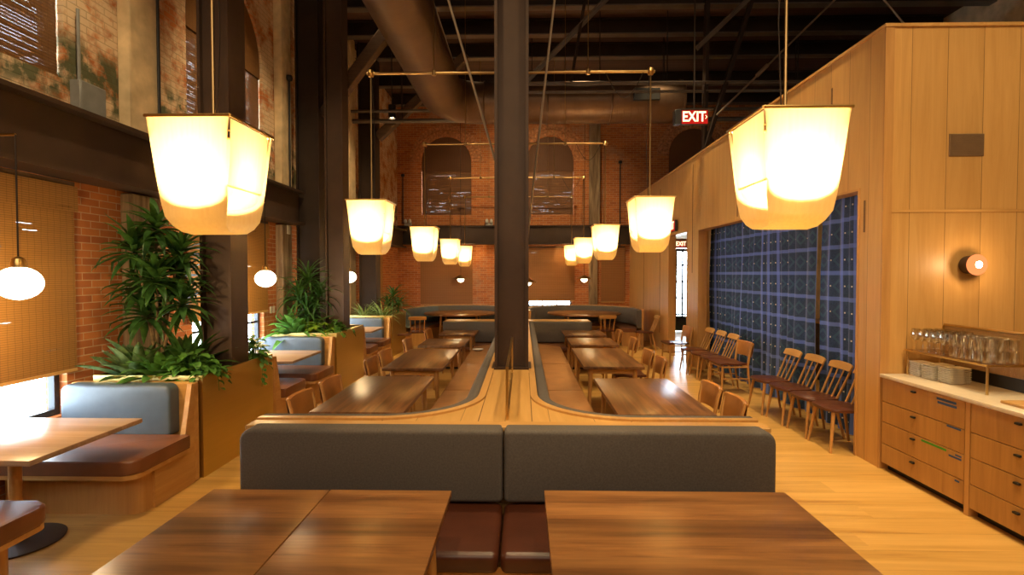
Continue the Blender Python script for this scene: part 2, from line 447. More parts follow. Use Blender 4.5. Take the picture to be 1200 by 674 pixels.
# ------------------------------------------------------------------ room shell
XW, YB, XR = -4.10, 17.2, 3.447
WIN = [(2.85, 4.71, 1.0), (6.40, 8.33, 1.28), (9.85, 11.70, 1.2), (13.35, 15.20, 1.2)]
struct(MB().box(-4.7, 9, -4, 17.7, -.2, 0).build('floor', 'floor', smooth=False))
struct(MB().box(-4.7, 9, -4, 17.7, 7.35, 7.55).build('ceiling', 'decking', smooth=False))
holes = []
for y0, y1, zb in WIN:
    holes.append(rect(y0 + .06, y1 - .06, .62, 2.66))
    holes.append(arch(y0 + .02, y1 - .02, 3.62, 5.12, .93))
mb = plate_with_holes(rect(-4, 17.2, 0, 7.35), holes, XW, XW - .20, lambda u, v, d: (d, u, v))
struct(mb.build('wall_left', 'brick_left', smooth=False))
BW = [(-3.30, -1.68), (.10, 1.63)]
bh = []
for x0, x1 in BW:
    bh.append(rect(x0 + .05, x1 - .05, .80, 2.70)); bh.append(arch(x0, x1, 3.80, 5.50, .82))
bh.append(arch(4.68, 6.28, 3.80, 5.70, .85))
out = [(-4.1, 0), (4.55, 0), (4.55, 2.72), (5.65, 2.72), (5.65, 0), (9, 0), (9, 7.35), (-4.1, 7.35)]
mb = plate_with_holes(out, bh, YB, YB + .45, lambda u, v, d: (u, d, v))
struct(mb.build('wall_back', 'brick_back', smooth=False))
# brick hoods over the arches of the end wall
for i, (x0, x1, zs, rise) in enumerate([(-3.30, -1.68, 5.5, .82), (.10, 1.63, 5.5, .82), (4.68, 6.28, 5.7, .85)]):
    mb = MB(); c = (x0 + x1) / 2; r = (x1 - x0) / 2
    for ring in range(2):
        n = 26 + 4 * ring
        for k in range(n):
            a0 = PI * (k + .06) / n; a1 = PI * (k + .94) / n
            ra, rb = r + .02 + ring * .19, r + .19 + ring * .19; q = rise / r
            poly = [(c + ra * math.cos(a0), zs + ra * q * math.sin(a0)), (c + rb * math.cos(a0), zs + rb * q * math.sin(a0)),
                    (c + rb * math.cos(a1), zs + rb * q * math.sin(a1)), (c + ra * math.cos(a1), zs + ra * q * math.sin(a1))]
            mb.prism(poly, 0, .03, Matrix(((1, 0, 0, 0), (0, 0, -1, YB), (0, 1, 0, 0), (0, 0, 0, 1))))
    struct(mb.build('trim_%d' % (i + 1), plain('arch_brick_%d' % i, (.46, .20, .085), .85, var=.45, nscale=14, bump=.4), smooth=False))
# panelled volume on the right
o2 = [(5.16, 0), (5.51, 0), (5.51, 2.75), (10.48, 2.75), (10.48, 0), (11.18, 0), (11.18, 2.78), (12.6, 2.78), (12.6, 0), (17.2, 0), (17.2, 4.22), (5.16, 4.22)]
struct(plate_with_holes(o2, [], XR, XR + .15, lambda u, v, d: (d, u, v)).build('wall_right', 'oak_wall_side', smooth=False))
struct(MB().box(XR + .15, 9, 5.16, 5.31, 0, 4.22).build('wall_front', 'oak_wall_face', smooth=False))
struct(MB().box(9, 9.2, -4, 17.7, 0, 7.35).build('wall_outer', 'plaster', smooth=False))
struct(MB().box(-4.7, 9, -4.2, -4, 0, 7.35).build('wall_behind', 'plaster', smooth=False))
struct(MB().box(XR + .15, 9, 5.31, 17.2, 3.0, 3.08).build('ceiling_lounge', 'plaster', smooth=False))
struct(MB().box(5.6, 5.7, 5.31, 10.9, 0, 3.0).build('wall_lounge', 'plaster', smooth=False))
struct(MB().box(XR + .15, 9, 10.9, 11.0, 0, 3.0).build('wall_corridor', 'oak_wall_face', smooth=False))
t = MB()
t.box(XR + .03, 9, 5.152, 5.16, 2.47, 2.495)
struct(t.build('trim_4', 'oak_x', smooth=False))
struct(MB().box(XR - .010, XR + .075, 5.146, 5.165, 0, 4.22).build('trim_8', 'oak_z', smooth=False))
t = MB(); t.box(XR - .02, 9, 5.135, 5.33, 4.22, 4.25); t.box(XR - .02, XR + .17, 5.33, 17.2, 4.22, 4.25)
struct(t.build('trim_5', 'oak', smooth=False))
t = MB()
for y0, y1, zt in ((5.51, 10.48, 2.75), (11.18, 12.6, 2.78)):
    for y in (y0 - .005, y1 - .02): t.box(XR - .012, XR + .16, y, y + .025, 0, zt + .005)
    t.box(XR - .012, XR + .16, y0 + .02, y1 - .02, zt - .02, zt + .005)
struct(t.build('trim_6', 'oak_z', smooth=False))
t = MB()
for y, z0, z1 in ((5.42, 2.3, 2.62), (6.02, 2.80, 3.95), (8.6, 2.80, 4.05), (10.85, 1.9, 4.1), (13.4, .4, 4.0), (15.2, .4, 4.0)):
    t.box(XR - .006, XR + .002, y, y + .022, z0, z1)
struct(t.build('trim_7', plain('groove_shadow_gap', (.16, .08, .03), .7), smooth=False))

def window_unit(name, axis, u0, u1, v0, v1, d, nu, nv, hood=0, mat='frame_black', fw=.055, bw=.018):
    """frame and glazing bars in a wall opening; axis 1: opening spans Y, axis 0: spans X"""
    mb = MB()
    def bx(a0, a1, b0, b1, e=.03):
        if axis == 1: mb.box(d - e, d + e, a0, a1, b0, b1)
        else: mb.box(a0, a1, d - e, d + e, b0, b1)
    bx(u0, u0 + fw, v0, v1); bx(u1 - fw, u1, v0, v1); bx(u0 + fw, u1 - fw, v0, v0 + fw); bx(u0 + fw, u1 - fw, v1 - fw, v1)
    for k in range(1, nu):
        u = u0 + (u1 - u0) * k / nu; bx(u - bw, u + bw, v0 + fw, v1 - fw, .02)
    for k in range(1, nv):
        v = v0 + (v1 - v0) * k / nv; bx(u0 + fw, u1 - fw, v - bw * .9, v + bw * .9, .02)
    if hood:
        c = (u0 + u1) / 2; r = (u1 - u0) / 2; n = 16
        pt = lambda u, v: (d, u, v) if axis == 1 else (u, d, v)
        mb.tube([pt(c + (r - .02) * math.cos(PI * k / n), v1 + (hood - .02) * math.sin(PI * k / n)) for k in range(n + 1)], .03, 6)
        mb.tube([pt(c, v1), pt(c, v1 + hood - .02)], .02, 6)
    o = struct(mb.build(name, mat, smooth=False))
    g = MB()
    poly = rect(u0 + .01, u1 - .01, v0 + .01, v1 - .01)
    if hood: poly = arch(u0 + .01, u1 - .01, v0 + .01, v1, hood - .01)
    gm = plate_with_holes(poly, [], d - .004, d + .004, (lambda u, v, q: (q, u, v)) if axis == 1 else (lambda u, v, q: (u, q, v)))
    gm.build('pane', 'pane', o, smooth=False)
    return o
wn = 0
for y0, y1, zb in WIN:
    wn += 1; window_unit('window_%d' % wn, 1, y0 + .06, y1 - .06, .62, 2.66, XW - .10, 3, 4)
    wn += 1; window_unit('window_%d' % wn, 1, y0 + .02, y1 - .02, 3.62, 5.12, XW - .16, 4, 3, .93)
for x0, x1 in BW:
    wn += 1; window_unit('window_%d' % wn, 0, x0 + .05, x1 - .05, .80, 2.70, YB + .12, 3, 4)
    wn += 1; window_unit('window_%d' % wn, 0, x0, x1, 3.80, 5.50, YB + .18, 4, 3, .82)
wn += 1; window_unit('window_%d' % wn, 0, 4.68, 6.28, 3.8, 5.7, YB + .28, 4, 3, .85)
d = window_unit('door_1', 0, 4.58, 5.62, .02, 2.70, YB + .2, 5, 5, 0, 'frame_black', .09, .026)
MB().box(4.66, 5.54, YB + .175, YB + .225, .10, .50).build('kick_panel', 'frame_black', d, smooth=False)
hm = MB(); hm.tube([(4.70, YB + .12, .95), (4.70, YB + .10, .98), (4.70, YB + .10, 1.25), (4.70, YB + .12, 1.28)], .012, 8); hm.build('door_handle', 'pull_black', d)

# ------------------------------------------------------------------ structural steel and timber
def h_section(mb, cx, cy, w, dpt, z0, z1, tf=.03, face='X'):
    """H column: flanges at both X ends, web across"""
    mb.box(cx - w / 2, cx - w / 2 + tf, cy - dpt / 2, cy + dpt / 2, z0, z1)
    mb.box(cx + w / 2 - tf, cx + w / 2, cy - dpt / 2, cy + dpt / 2, z0, z1)
    mb.box(cx - w / 2 + tf, cx + w / 2 - tf, cy - dpt / 2 + .05, cy + dpt / 2 - .05, z0, z1)
def column(x, y, w, dp, z0, z1, label, mat='steel', plate=True):
    t = thing('steel_column', label, 'column', (x, y, z0), kind='thing')
    mb = MB(); h_section(mb, 0, 0, w, dp, .02, z1 - z0); mb.build('shaft', mat, t, smooth=False)
    mb = MB(); mb.box(-w / 2 - .03, w / 2 + .03, -dp / 2 - .03, dp / 2 + .03, 0, .02)
    mb.build('base_plate', mat, t, smooth=False)
    return t
column(-.12, 5.62, .350, .34, .893, 7.35, 'tall brown steel column standing on the oak divider in the middle of the room')
column(-3.15, 5.52, .32, .33, .80, 7.35, 'brown steel column rising out of the nearest brass planter on the left')
column(-3.14, 8.90, .30, .31, .80, 7.35, 'brown steel column rising out of the second brass planter')
column(-3.71, 9.27, .40, .40, .80, 7.35, 'dark steel column close to the left wall behind the palm of the second planter', 'steel_dark')
column(-3.71, 12.75, .40, .40, .80, 7.35, 'dark steel column at the left wall behind the third planter, farthest of the wall columns', 'steel_dark')
for y0, y1, lb in ((-1, 9.06, 'long dark steel beam along the left brick wall, span nearest the front'), (9.48, 12.54, 'short span of dark steel beam between the two wall columns on the left'), (12.96, 17.0, 'far span of dark steel beam on the left wall, next to the corner')):
    t = thing('steel_beam', lb, 'beam', (-3.9, y0, 2.72), kind='thing'); L = y1 - y0
    MB().box(-.19, .03, 0, L, .035, .53).build('web', 'steel', t, smooth=False)
    MB().box(-.19, .15, 0, L, 0, .035).build('flange', 'steel', t, smooth=False)
    MB().box(-.19, .15, 0, L, .53, .565).build('flange', 'steel', t, smooth=False)
t = thing('steel_beam', 'dark steel beam across the brick end wall below the arched windows', 'beam', (0, 17.06, 2.83), kind='thing')
MB().box(-4.05, 3.40, -.03, .13, .03, .57).build('web', 'steel_dark', t, smooth=False)
MB().box(-4.05, 3.40, -.12, .13, 0, .03).build('flange', 'steel_dark', t, smooth=False)
MB().box(-4.05, 3.40, -.12, .13, .57, .60).build('flange', 'steel_dark', t, smooth=False)
for y0, y1, w in ((5.31, 5.74, 'between the first and second windows'), (8.68, 9.03, 'beside the second window'), (12.08, 12.5, 'beside the third window')):
    tag(MB().box(-4.098, -3.97, y0, y1, 0, 2.7, .012, 1).build('timber_post', 'old_timber'), 'weathered grey timber post below the left wall beam, ' + w, 'post', kind='thing')
    tag(MB().box(-4.098, -3.96, y0, y1, 3.30, 7.345, .012, 1).build('painted_post', 'plaster'), 'cream painted post above the left wall beam, ' + w, 'post', kind='thing')
tag(MB().box(2.12, 2.47, 17.06, 17.2, 3.44, 7.35, .012, 1).build('timber_post', 'old_timber'), 'weathered timber post on the brick end wall right of the second arch', 'post', kind='thing')
tag(MB().box(2.12, 2.40, 17.08, 17.2, 0, 2.82, .012, 1).build('timber_post', 'old_timber'), 'pale timber post on the end wall below the beam, beside the right hand booth', 'post', kind='thing')
for y, z, x1, z1, lb in ((9.27, 4.62, -1.5, 7.23, 'timber knee brace leaning from the nearer wall column up to the roof'), (12.75, 5.15, -1.35, 7.1, 'timber knee brace leaning from the farther wall column up to the roof')):
    a = Vector((-3.50, y, z)); b = Vector((x1, y, z1)); L = (b - a).length
    mm = Matrix.Translation(a) @ Matrix.Rotation(-math.atan2(b.z - a.z, b.x - a.x), 4, 'Y')
    tag(MB().box(0, L, -.10, .10, -.10, .10, .01, 1, mat=mm).build('knee_brace', 'dark_timber', smooth=False), lb, 'brace', kind='thing')

# roof steel
for y, z, lb in ((10.35, 7.0, 'nearest'), (11.55, 7.0, 'second'), (12.75, 7.0, 'third'), (14.6, 7.0, 'fourth'), (16.2, 7.0, 'farthest')):
    t = thing('roof_beam', 'dark steel roof beam crossing under the dark ceiling, %s in view' % lb, 'beam', (2.2, y, z), kind='thing')
    MB().box(-6.2, 6.7, -.012, .012, .025, .325).build('web', 'steel_dark', t, smooth=False)
    MB().box(-6.2, 6.7, -.09, .09, 0, .025).build('flange', 'skylit_steel', t, smooth=False)
    MB().box(-6.2, 6.7, -.09, .09, .325, .345).build('flange', 'steel_dark', t, smooth=False)
t = thing('roof_truss', 'dark riveted roof truss with diagonal struts, in front of the round duct', 'truss', (0, 10.15, 5.33), kind='thing')
def bar(name, a, b, w, mat='skylit_steel', prof='angle', par=t):
    o = par
    a = Vector(a) - o.location; b = Vector(b) - o.location; d = b - a; L = d.length
    q = d.to_track_quat('X', 'Z').to_matrix().to_4x4(); mm = Matrix.Translation(a) @ q
    mb = MB()
    if prof == 'angle': mb.box(0, L, -w / 2, w / 2, -.008, .008, mat=mm); mb.box(0, L, -.008, .008, -w / 2, -.0081, mat=mm)
    else: mb.tube([a, b], w / 2, 8)
    return mb.build(name, mat, par, smooth=prof != 'angle')
bar('post', (-.42, 10.15, 5.34), (-.42, 10.15, 7.34), .12, 'steel_dark')
bar('bottom_chord', (-.45, 10.15, 5.50), (8.95, 10.15, 5.50), .09)
bar('bottom_chord', (-.45, 10.22, 5.36), (8.95, 10.22, 5.36), .07)
bar('diagonal', (-.05, 10.15, 5.46), (1.75, 10.15, 7.29), .15)
bar('diagonal', (3.22, 10.10, 6.12), (4.45, 10.10, 7.29), .15)
bar('diagonal', (.9, 10.2, 5.5), (1.2, 10.05, 7.31), .07, 'steel_dark')
bar('strut', (3.42, 10.15, 4.27), (4.34, 10.15, 7.29), .15, 'steel_dark')
bar('post', (3.42, 10.22, 4.27), (3.46, 10.22, 7.34), .16, 'steel_dark')
bar('tie_rod', (3.62, 10.05, 4.85), (6.15, 10.05, 7.33), .035, 'cable', 'rod')
bar('turnbuckle', (4.35, 10.05, 5.57), (4.55, 10.05, 5.77), .075, 'cable', 'rod')
bar('tie_rod', (6.33, 10.05, 7.34), (7.12, 10.05, 6.40), .035, 'cable', 'rod')
bar('tie_rod', (7.12, 10.05, 6.40), (7.9, 10.05, 5.50), .035, 'cable', 'rod')
for a, b, lb in (((-.19, 5.802, 2.72), (-1.54, 5.802, 7.34), 'left'), ((.01, 5.802, 1.95), (.62, 5.802, 7.34), 'right')):
    tag(MB().tube([a, b], .013, 8).build('tie_cable', 'cable'), 'slanting steel tie rod running up to the roof on the %s of the middle column' % lb, 'tie rod')

# round duct
def duct_mesh():
    r = .424; pts = []
    for k in range(40): pts.append(Vector((-1.62, -2 + 12.4 * k / 39, 5.46)))
    for k in range(1, 13):
        a = PI / 2 * k / 12; pts.append(Vector((-1.62 + .8 - .8 * math.cos(a), 10.4 + .8 * math.sin(a), 5.46)))
    for k in range(1, 22): pts.append(Vector((-.82 + 4.08 * k / 21, 11.2, 5.46)))
    n = 40; grid = []
    S = [0]
    for a, b in zip(pts, pts[1:]): S.append(S[-1] + (b - a).length)
    for i, p in enumerate(pts):
        d = (pts[min(i + 1, len(pts) - 1)] - pts[max(i - 1, 0)]).normalized(); x = d.cross(Vector((0, 0, 1))).normalized()
        grid.append([p + (x * math.cos(2 * PI * k / n) + Vector((0, 0, 1)) * math.sin(2 * PI * k / n)) * r for k in range(n + 1)])
    mb = MB(); mb.sheet(grid, 0, uv=lambda i, j: (j / n, S[i])); bmesh.ops.remove_doubles(mb.bm, verts=mb.bm.verts, dist=.0005); return mb
t = thing('round_duct', 'large bronze round spiral air duct turning along the end wall under the roof', 'duct', (-1.62, 6, 5.03))
duct_mesh().build('duct_run', 'duct', t, True, sharp=60)
mb = MB()
mb.tube([(3.22, 11.2, 5.46), (3.28, 11.2, 5.46)], .436, 40); mb.build('end_cap', 'duct', t, True)
for x in (-.8, .5, 1.8):
    MB().tube([(x, 11.2 + .432 * math.cos(2 * PI * k / 32), 5.46 + .432 * math.sin(2 * PI * k / 32)) for k in range(32)], .016, 6, closed=True).build('joint_band', 'duct', t, True)
mb = MB(); mb.box(2.21, 2.74, 10.72, 10.86, 5.36, 5.60, .01, 1); mb.build('register', 'black', t, True)
for x, y in ((-1.62, 0), (-1.62, 4), (-1.62, 8), (0, 11.2), (1.6, 11.2), (3.0, 11.2)): MB().cyl((x, y, 5.875), (x, y, 7.345), .012, n=6).build('hanger_rod', 'steel_dark', t, True)
for z, y, r, lb in ((5.62, 12.2, .035, 'upper'), (5.42, 12.3, .05, 'lower')):
    t = thing('ceiling_pipe', 'thin pipe running across the hall in front of the duct, %s of two' % lb, 'pipe', (2.2, y, z))
    MB().tube([(-6.2, 0, 0), (6.7, 0, 0)], r, 10).build('pipe_run', 'skylit_steel', t)
    for x in (-5, -2, 1, 4): MB().cyl((x, 0, r), (x, 0, 7.345 - z), .01, n=6).build('hanger_rod', 'steel_dark', t)

# ------------------------------------------------------------------ blinds
def zig_panel(mb, axis, u0, u1, z0, z1, d, n):
    """slightly rippled cloth panel"""
    g = []
    for i in range(n + 1):
        z = z0 + (z1 - z0) * i / n
        row = []
        for u in (u0, u1):
            dd = d + .003 * math.sin(i * 2.1)
            row.append((dd, u, z) if axis == 1 else (u, dd, z))
        g.append(row)
    mb.sheet(g, .004)
where = ['on the left wall, beside the nearest globe lamp', 'on the left wall, behind the nearest steel column', 'on the left wall, behind the second planter', 'on the left wall, farthest bay']
def low_blind(axis, u0, u1, z0, z1, d, sgn, label, group, mat, val=.22):
    t = thing('woven_blind', label, 'blind', (d, (u0 + u1) / 2, z0) if axis == 1 else ((u0 + u1) / 2, d, z0), group=group)
    P = lambda a, b, u_0, u_1, z_0, z_1, bev=0: (MB().box(min(a, b), max(a, b), u_0, u_1, z_0, z_1, bev, 1) if axis == 1 else MB().box(u_0, u_1, min(a, b), max(a, b), z_0, z_1, bev, 1))
    mb = MB(); zig_panel(mb, axis, u0, u1, z0 + .03, z1, d, 24); mb.build('slat_panel', mat, t, True)
    P(d + sgn * .018, d + sgn * .026, u0 - .02, u1 + .02, z1 - val, z1 + .005).build('valance', mat, t, True)
    P(d - sgn * .008, d + sgn * .012, u0, u1, z0, z0 + .03, .004).build('bottom_rail', 'oak', t, True)
    P(d - sgn * .016, d + sgn * .016, u0, u1, z1 + .005, z1 + .045).build('head_rail', 'dark_timber', t, True)
    return t
for i, (y0, y1, zb) in enumerate(WIN):
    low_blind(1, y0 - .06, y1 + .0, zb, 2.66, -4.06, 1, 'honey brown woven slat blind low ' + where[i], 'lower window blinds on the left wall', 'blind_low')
def high_blind(axis, u0, u1, z0, zs, rise, zm, d, label, group, mt, ml):
    t = thing('arched_blind', label, 'blind', (d, (u0 + u1) / 2, z0) if axis == 1 else ((u0 + u1) / 2, d, z0), group=group)
    pl = (lambda u, v, q: (q, u, v)) if axis == 1 else (lambda u, v, q: (u, q, v))
    plate_with_holes(arch(u0 + .001, u1 - .001, zm, zs, rise - .001), [], d, d + .02 * (1 if axis == 1 else -1), pl).build('arched_panel', mt, t, True, smooth=False)
    mb = MB(); zig_panel(mb, axis, u0 + .01, u1 - .01, z0, zm, d, 20); mb.build('slat_panel', ml, t, True)
    (MB().box(d - .01, d + .025, u0 + .01, u1 - .01, zm - .02, zm + .02) if axis == 1 else MB().box(u0 + .01, u1 - .01, d - .025, d + .01, zm - .02, zm + .02)).build('middle_rail', mt, t, True, smooth=False)
    (MB().box(d - .012, d + .012, u0 + .01, u1 - .01, z0 - .03, z0) if axis == 1 else MB().box(u0 + .01, u1 - .01, d - .012, d + .012, z0 - .03, z0)).build('bottom_rail', mt, t, True, smooth=False)
w2 = ['at the upper far left', 'behind the nearest steel column', 'above the third bay', 'above the farthest bay']
for i, (y0, y1, zb) in enumerate(WIN):
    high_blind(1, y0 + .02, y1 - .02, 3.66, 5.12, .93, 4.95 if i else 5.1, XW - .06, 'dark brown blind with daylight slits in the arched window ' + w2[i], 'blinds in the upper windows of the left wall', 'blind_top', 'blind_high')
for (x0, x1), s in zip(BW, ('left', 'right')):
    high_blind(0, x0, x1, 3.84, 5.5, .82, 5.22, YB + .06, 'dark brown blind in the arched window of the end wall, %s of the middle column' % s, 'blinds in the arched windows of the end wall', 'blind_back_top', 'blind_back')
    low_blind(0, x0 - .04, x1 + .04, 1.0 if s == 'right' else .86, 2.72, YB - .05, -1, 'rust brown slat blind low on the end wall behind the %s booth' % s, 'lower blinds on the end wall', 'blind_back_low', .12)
high_blind(0, 4.68, 6.28, 3.84, 5.7, .85, 4.6, YB + .06, 'dark blind in the arched window above the panelled wall under the exit sign', 'blinds in the arched windows of the end wall', 'blind_back_top', 'blind_back')
low_blind(0, 2.52, 3.28, .95, 2.72, YB - .05, -1, 'narrow rust brown slat blind between the pale timber post and the panelled wall', 'lower blinds on the end wall', 'blind_back_low', .12)
# ------------------------------------------------------------------ oak divider and the two wrap-around banquettes
AX = -.12                                       # axis of symmetry of the seating island
def path_right(rad=.70, n=14):
    p = [(1.56, 3.55), (1.15, 3.55)]
    cx, cy = .09 + rad, 3.55 + rad
    for k in range(n + 1):
        a = -PI / 2 - PI / 2 * k / n; p.append((cx + rad * math.cos(a), cy + rad * math.sin(a)))
    p += [(.09, 6.4), (.09, 8.3), (.09, 10.9), (1.40, 10.9)]
    return p
def offset(path, d):
    out = []; m = len(path)
    for i, (x, y) in enumerate(path):
        ns = []
        for a, b in ((i - 1, i), (i, i + 1)):
            if a < 0 or b >= m: continue
            dx, dy = path[b][0] - path[a][0], path[b][1] - path[a][1]; L = math.hypot(dx, dy); ns.append((dy / L, -dx / L))
        if len(ns) == 1: nx, ny = ns[0]
        else:
            nx, ny = ns[0][0] + ns[1][0], ns[0][1] + ns[1][1]; L = math.hypot(nx, ny); nx, ny = nx / L, ny / L
            c = nx * ns[0][0] + ny * ns[0][1]; nx, ny = nx / c, ny / c
        out.append((x + nx * d, y + ny * d))
    return out
PR = path_right()
PL = [(2 * AX - x, y) for x, y in PR]
def side(path, sgn):                             # sgn +1: right island side
    return lambda d: offset(path, d * sgn)
def sweep(mb, off, prof, i0=0, i1=None):
    """prof: closed list of (d, z): d metres away from the divider face towards the room"""
    cols = [off(d)[i0:i1] for d, z in prof]
    rings = [[(c[i][0], c[i][1], z) for c, (d, z) in zip(cols, prof)] for i in range(len(cols[0]))]
    R_ = [[mb.bm.verts.new(p) for p in r] for r in rings]; n = len(prof)
    for a, b in zip(R_, R_[1:]):
        for k in range(n): mb.bm.faces.new((a[k], a[(k + 1) % n], b[(k + 1) % n], b[k]))
    mb.bm.faces.new(R_[0]); mb.bm.faces.new(R_[-1][::-1])
    return mb
def rounded(d0, d1, z0, z1, r, n=4):
    pr = []
    for cx, cz, a0 in ((d1 - r, z0 + r, -PI / 2), (d1 - r, z1 - r, 0), (d0 + r, z1 - r, PI / 2), (d0 + r, z0 + r, PI)):
        for k in range(n + 1):
            a = a0 + PI / 2 * k / n; pr.append((cx + r * math.cos(a), cz + r * math.sin(a)))
    return pr
t = thing('banquette_divider', 'honey oak divider with a flat plank top, between the two wrap around banquettes', 'divider', (AX, 7, 0))
poly = [(-1.80, 3.43), (1.56, 3.43)] + PR[:-1] + [(1.40, 10.9), (1.40, 11.5), (-1.64, 11.5)] + PL[::-1]
cap = MB().prism(poly, .858, .893); cap.build('plank_top', 'oak_cap', t, True, smooth=False)
MB().prism(poly, 0, .858).build('carcass', 'oak_z', t, True, smooth=False)
for p, s in ((PR, 1), (PL, -1)):
    sweep(MB(), side(p, s), [(.002, .84), (.026, .84), (.026, .908), (-.03, .908), (-.03, .893), (.002, .893)]).build('curved_edge_trim', 'oak', t, True)
mb = MB()
for x in (-.30, .06): mb.box(x - .003, x + .003, 3.45, 5.25, .8925, .8942)
mb.box(-.95, -.944, 3.45, 3.58, .8925, .8942); mb.box(.72, .726, 3.45, 3.58, .8925, .8942)
mb.build('plank_joint', plain('joint_dark', (.12, .06, .02), .7), t, True, smooth=False)
for p, s, nm in ((PR, 1, 'right'), (PL, -1, 'left')):
    t = thing('banquette', 'grey backed banquette with tan seat wrapped round the tables %s of the oak divider' % nm, 'banquette', (AX + s * .5, 7, 0))
    of = side(p, s)
    sweep(MB(), of, rounded(.03, .125, .47, .902, .03)).build('back_cushion', 'charcoal', t, True)
    ends = [(0, 3), (2, 19), (18, 20), (19, 21)]
    segs = [(1, 17), (17, 18), (18, 19), (19, 21)]
    cuts = [(0, 17), (16, 18), (17, 19), (18, 21)]
    n_ = len(p)
    idx = [(0, n_ - 4 + 1), (n_ - 4, n_ - 2), (n_ - 3, n_ - 1), (n_ - 2, n_)]
    for a, b in idx:
        q = of
        def seg(d, a=a, b=b):
            v = q(d)[a:b]; v = [Vector((x, y)) for x, y in v]
            v[0] = v[0] + (v[1] - v[0]).normalized() * .006; v[-1] = v[-1] + (v[-2] - v[-1]).normalized() * .006
            return [(x.x, x.y) for x in v]
        sweep(MB(), seg, rounded(.13, .645, .36, .465, .03)).build('seat_cushion', 'tan_leather' if b < n_ else 'brown_seat', t, True)
    sweep(MB(), of, [(.03, .05), (.56, .05), (.56, .355), (.60, .355), (.60, .36), (.03, .36)]).build('seat_base', 'oak_z', t, True)
    sweep(MB(), of, [(.03, 0), (.50, 0), (.50, .05), (.03, .05)]).build('toe_kick', 'black', t, True)

# brass framed glass screen on the divider
t = thing('divider_screen', 'low brass framed glass screen standing on the oak divider in front of the middle column', 'screen', (-.108, 4.40, .8945))
mb = MB(); mb.box(-.009, .009, -.86, -.842, 0, .362); mb.box(-.009, .009, .80, .818, 0, .362); mb.box(-.009, .009, -.842, .80, .344, .362); mb.box(-.009, .009, -.842, .80, 0, .018)
mb.build('frame', 'brass', t, smooth=False)
MB().box(-.003, .003, -.842, .80, .018, .344).build('glass', 'screen_glass', t, smooth=False)

# ------------------------------------------------------------------ front bench
t = thing('front_bench', 'wide front bench with two charcoal back cushions and dark red leather seats', 'bench', (AX, 3.2, 0))
MB().box(-1.76, 1.54, 3.33, 3.42, 0, .890, .006, 1).build('back_panel', 'oak_x', t, True, smooth=False)
MB().box(-1.765, 1.545, 3.30, 3.428, .890, .918, .004, 1).build('top_rail', 'oak_x', t, True, smooth=False)
def cushion(x0, x1, y0, y1, z0, z1, r, rc, outer):
    """upright back cushion: rounded edges and a bigger radius at the outer top corner"""
    mb = MB(); poly = []
    def arc(cx, cz, rr, a0):
        for k in range(6): a = a0 + PI / 2 * k / 5; poly.append((cx + rr * math.cos(a), cz + rr * math.sin(a)))
    rl, rr_ = (rc, r) if outer < 0 else (r, rc)
    if outer == 0: rl = rr_ = rc
    arc(x1 - r, z0 + r, r, -PI / 2); arc(x1 - rr_, z1 - rr_, rr_, 0); arc(x0 + rl, z1 - rl, rl, PI / 2); arc(x0 + r, z0 + r, r, PI)
    mb.prism(poly, 0, y1 - y0, Matrix(((1, 0, 0, 0), (0, 0, 1, y0), (0, 1, 0, 0), (0, 0, 0, 1))))
    es = [e for e in mb.bm.edges if abs(e.verts[0].co.y - e.verts[1].co.y) < 1e-6 and min(e.verts[0].co.y, e.verts[1].co.y) < y0 + 1e-4]
    bmesh.ops.bevel(mb.bm, geom=es, offset=min(.025, r * .8), segments=3, affect='EDGES', profile=.5)
    return mb
cushion(-1.75, AX - .004, 3.19, 3.325, .48, .925, .03, .075, -1).build('back_cushion', 'charcoal', t, True)
cushion(AX + .004, 1.53, 3.19, 3.325, .48, .925, .03, .075, 1).build('back_cushion', 'charcoal', t, True)
MB().box(-1.74, AX - .004, 2.62, 3.24, .36, .47, .035, 3).build('seat_cushion', 'oxblood', t, True)
MB().box(AX + .004, 1.52, 2.62, 3.24, .36, .47, .035, 3).build('seat_cushion', 'oxblood', t, True)
MB().box(-1.72, 1.50, 2.70, 3.32, .05, .36).build('seat_base', 'oak_x', t, True, smooth=False)
MB().box(-1.68, 1.46, 2.76, 3.30, 0, .05).build('toe_kick', 'black', t, True, smooth=False)

# ------------------------------------------------------------------ tables
def table(x, y, sx, sy, label, group, mat='walnut', h=.75, th=.036, name='dining_table', legs='oak'):
    t = thing(name, label, 'table', (x, y, 0), group=group)
    MB().box(-sx / 2, sx / 2, -sy / 2, sy / 2, h - th, h, .004, 2).build('table_top', mat, t)
    ix, iy = sx / 2 - .10, sy / 2 - .12
    mb = MB()
    mb.box(-ix, ix, -iy - .011, -iy + .011, h - th - .07, h - th); mb.box(-ix, ix, iy - .011, iy + .011, h - th - .07, h - th)
    mb.box(-ix - .011, -ix + .011, -iy, iy, h - th - .07, h - th); mb.box(ix - .011, ix + .011, -iy, iy, h - th - .07, h - th)
    mb.build('apron', 'oak', t, smooth=False)
    for a in (-1, 1):
        for b in (-1, 1):
            MB().cyl((a * (ix + .03), b * (iy + .03), 0), (a * ix, b * iy, h - th), .017, .030, 12).build('leg', 'oak_z', t)
    return t
G1 = 'walnut tables in front of the bench'
table(-1.318, 2.07, .614, 1.30, 'walnut table at the front left, outer one of the two pushed together', G1, 'walnut_x')
table(-.690, 2.075, .636, 1.30, 'walnut table at the front left beside the gap, its seam against the outer table', G1, 'walnut_x')
table(.733, 2.09, 1.245, 1.30, 'wide walnut table at the front right with knots in its single top', G1, 'walnut_x')
GL, GR = 'walnut tables in the left banquette row', 'walnut tables in the right banquette row'
nth = ['nearest table', 'second table', 'third table', 'farthest table']
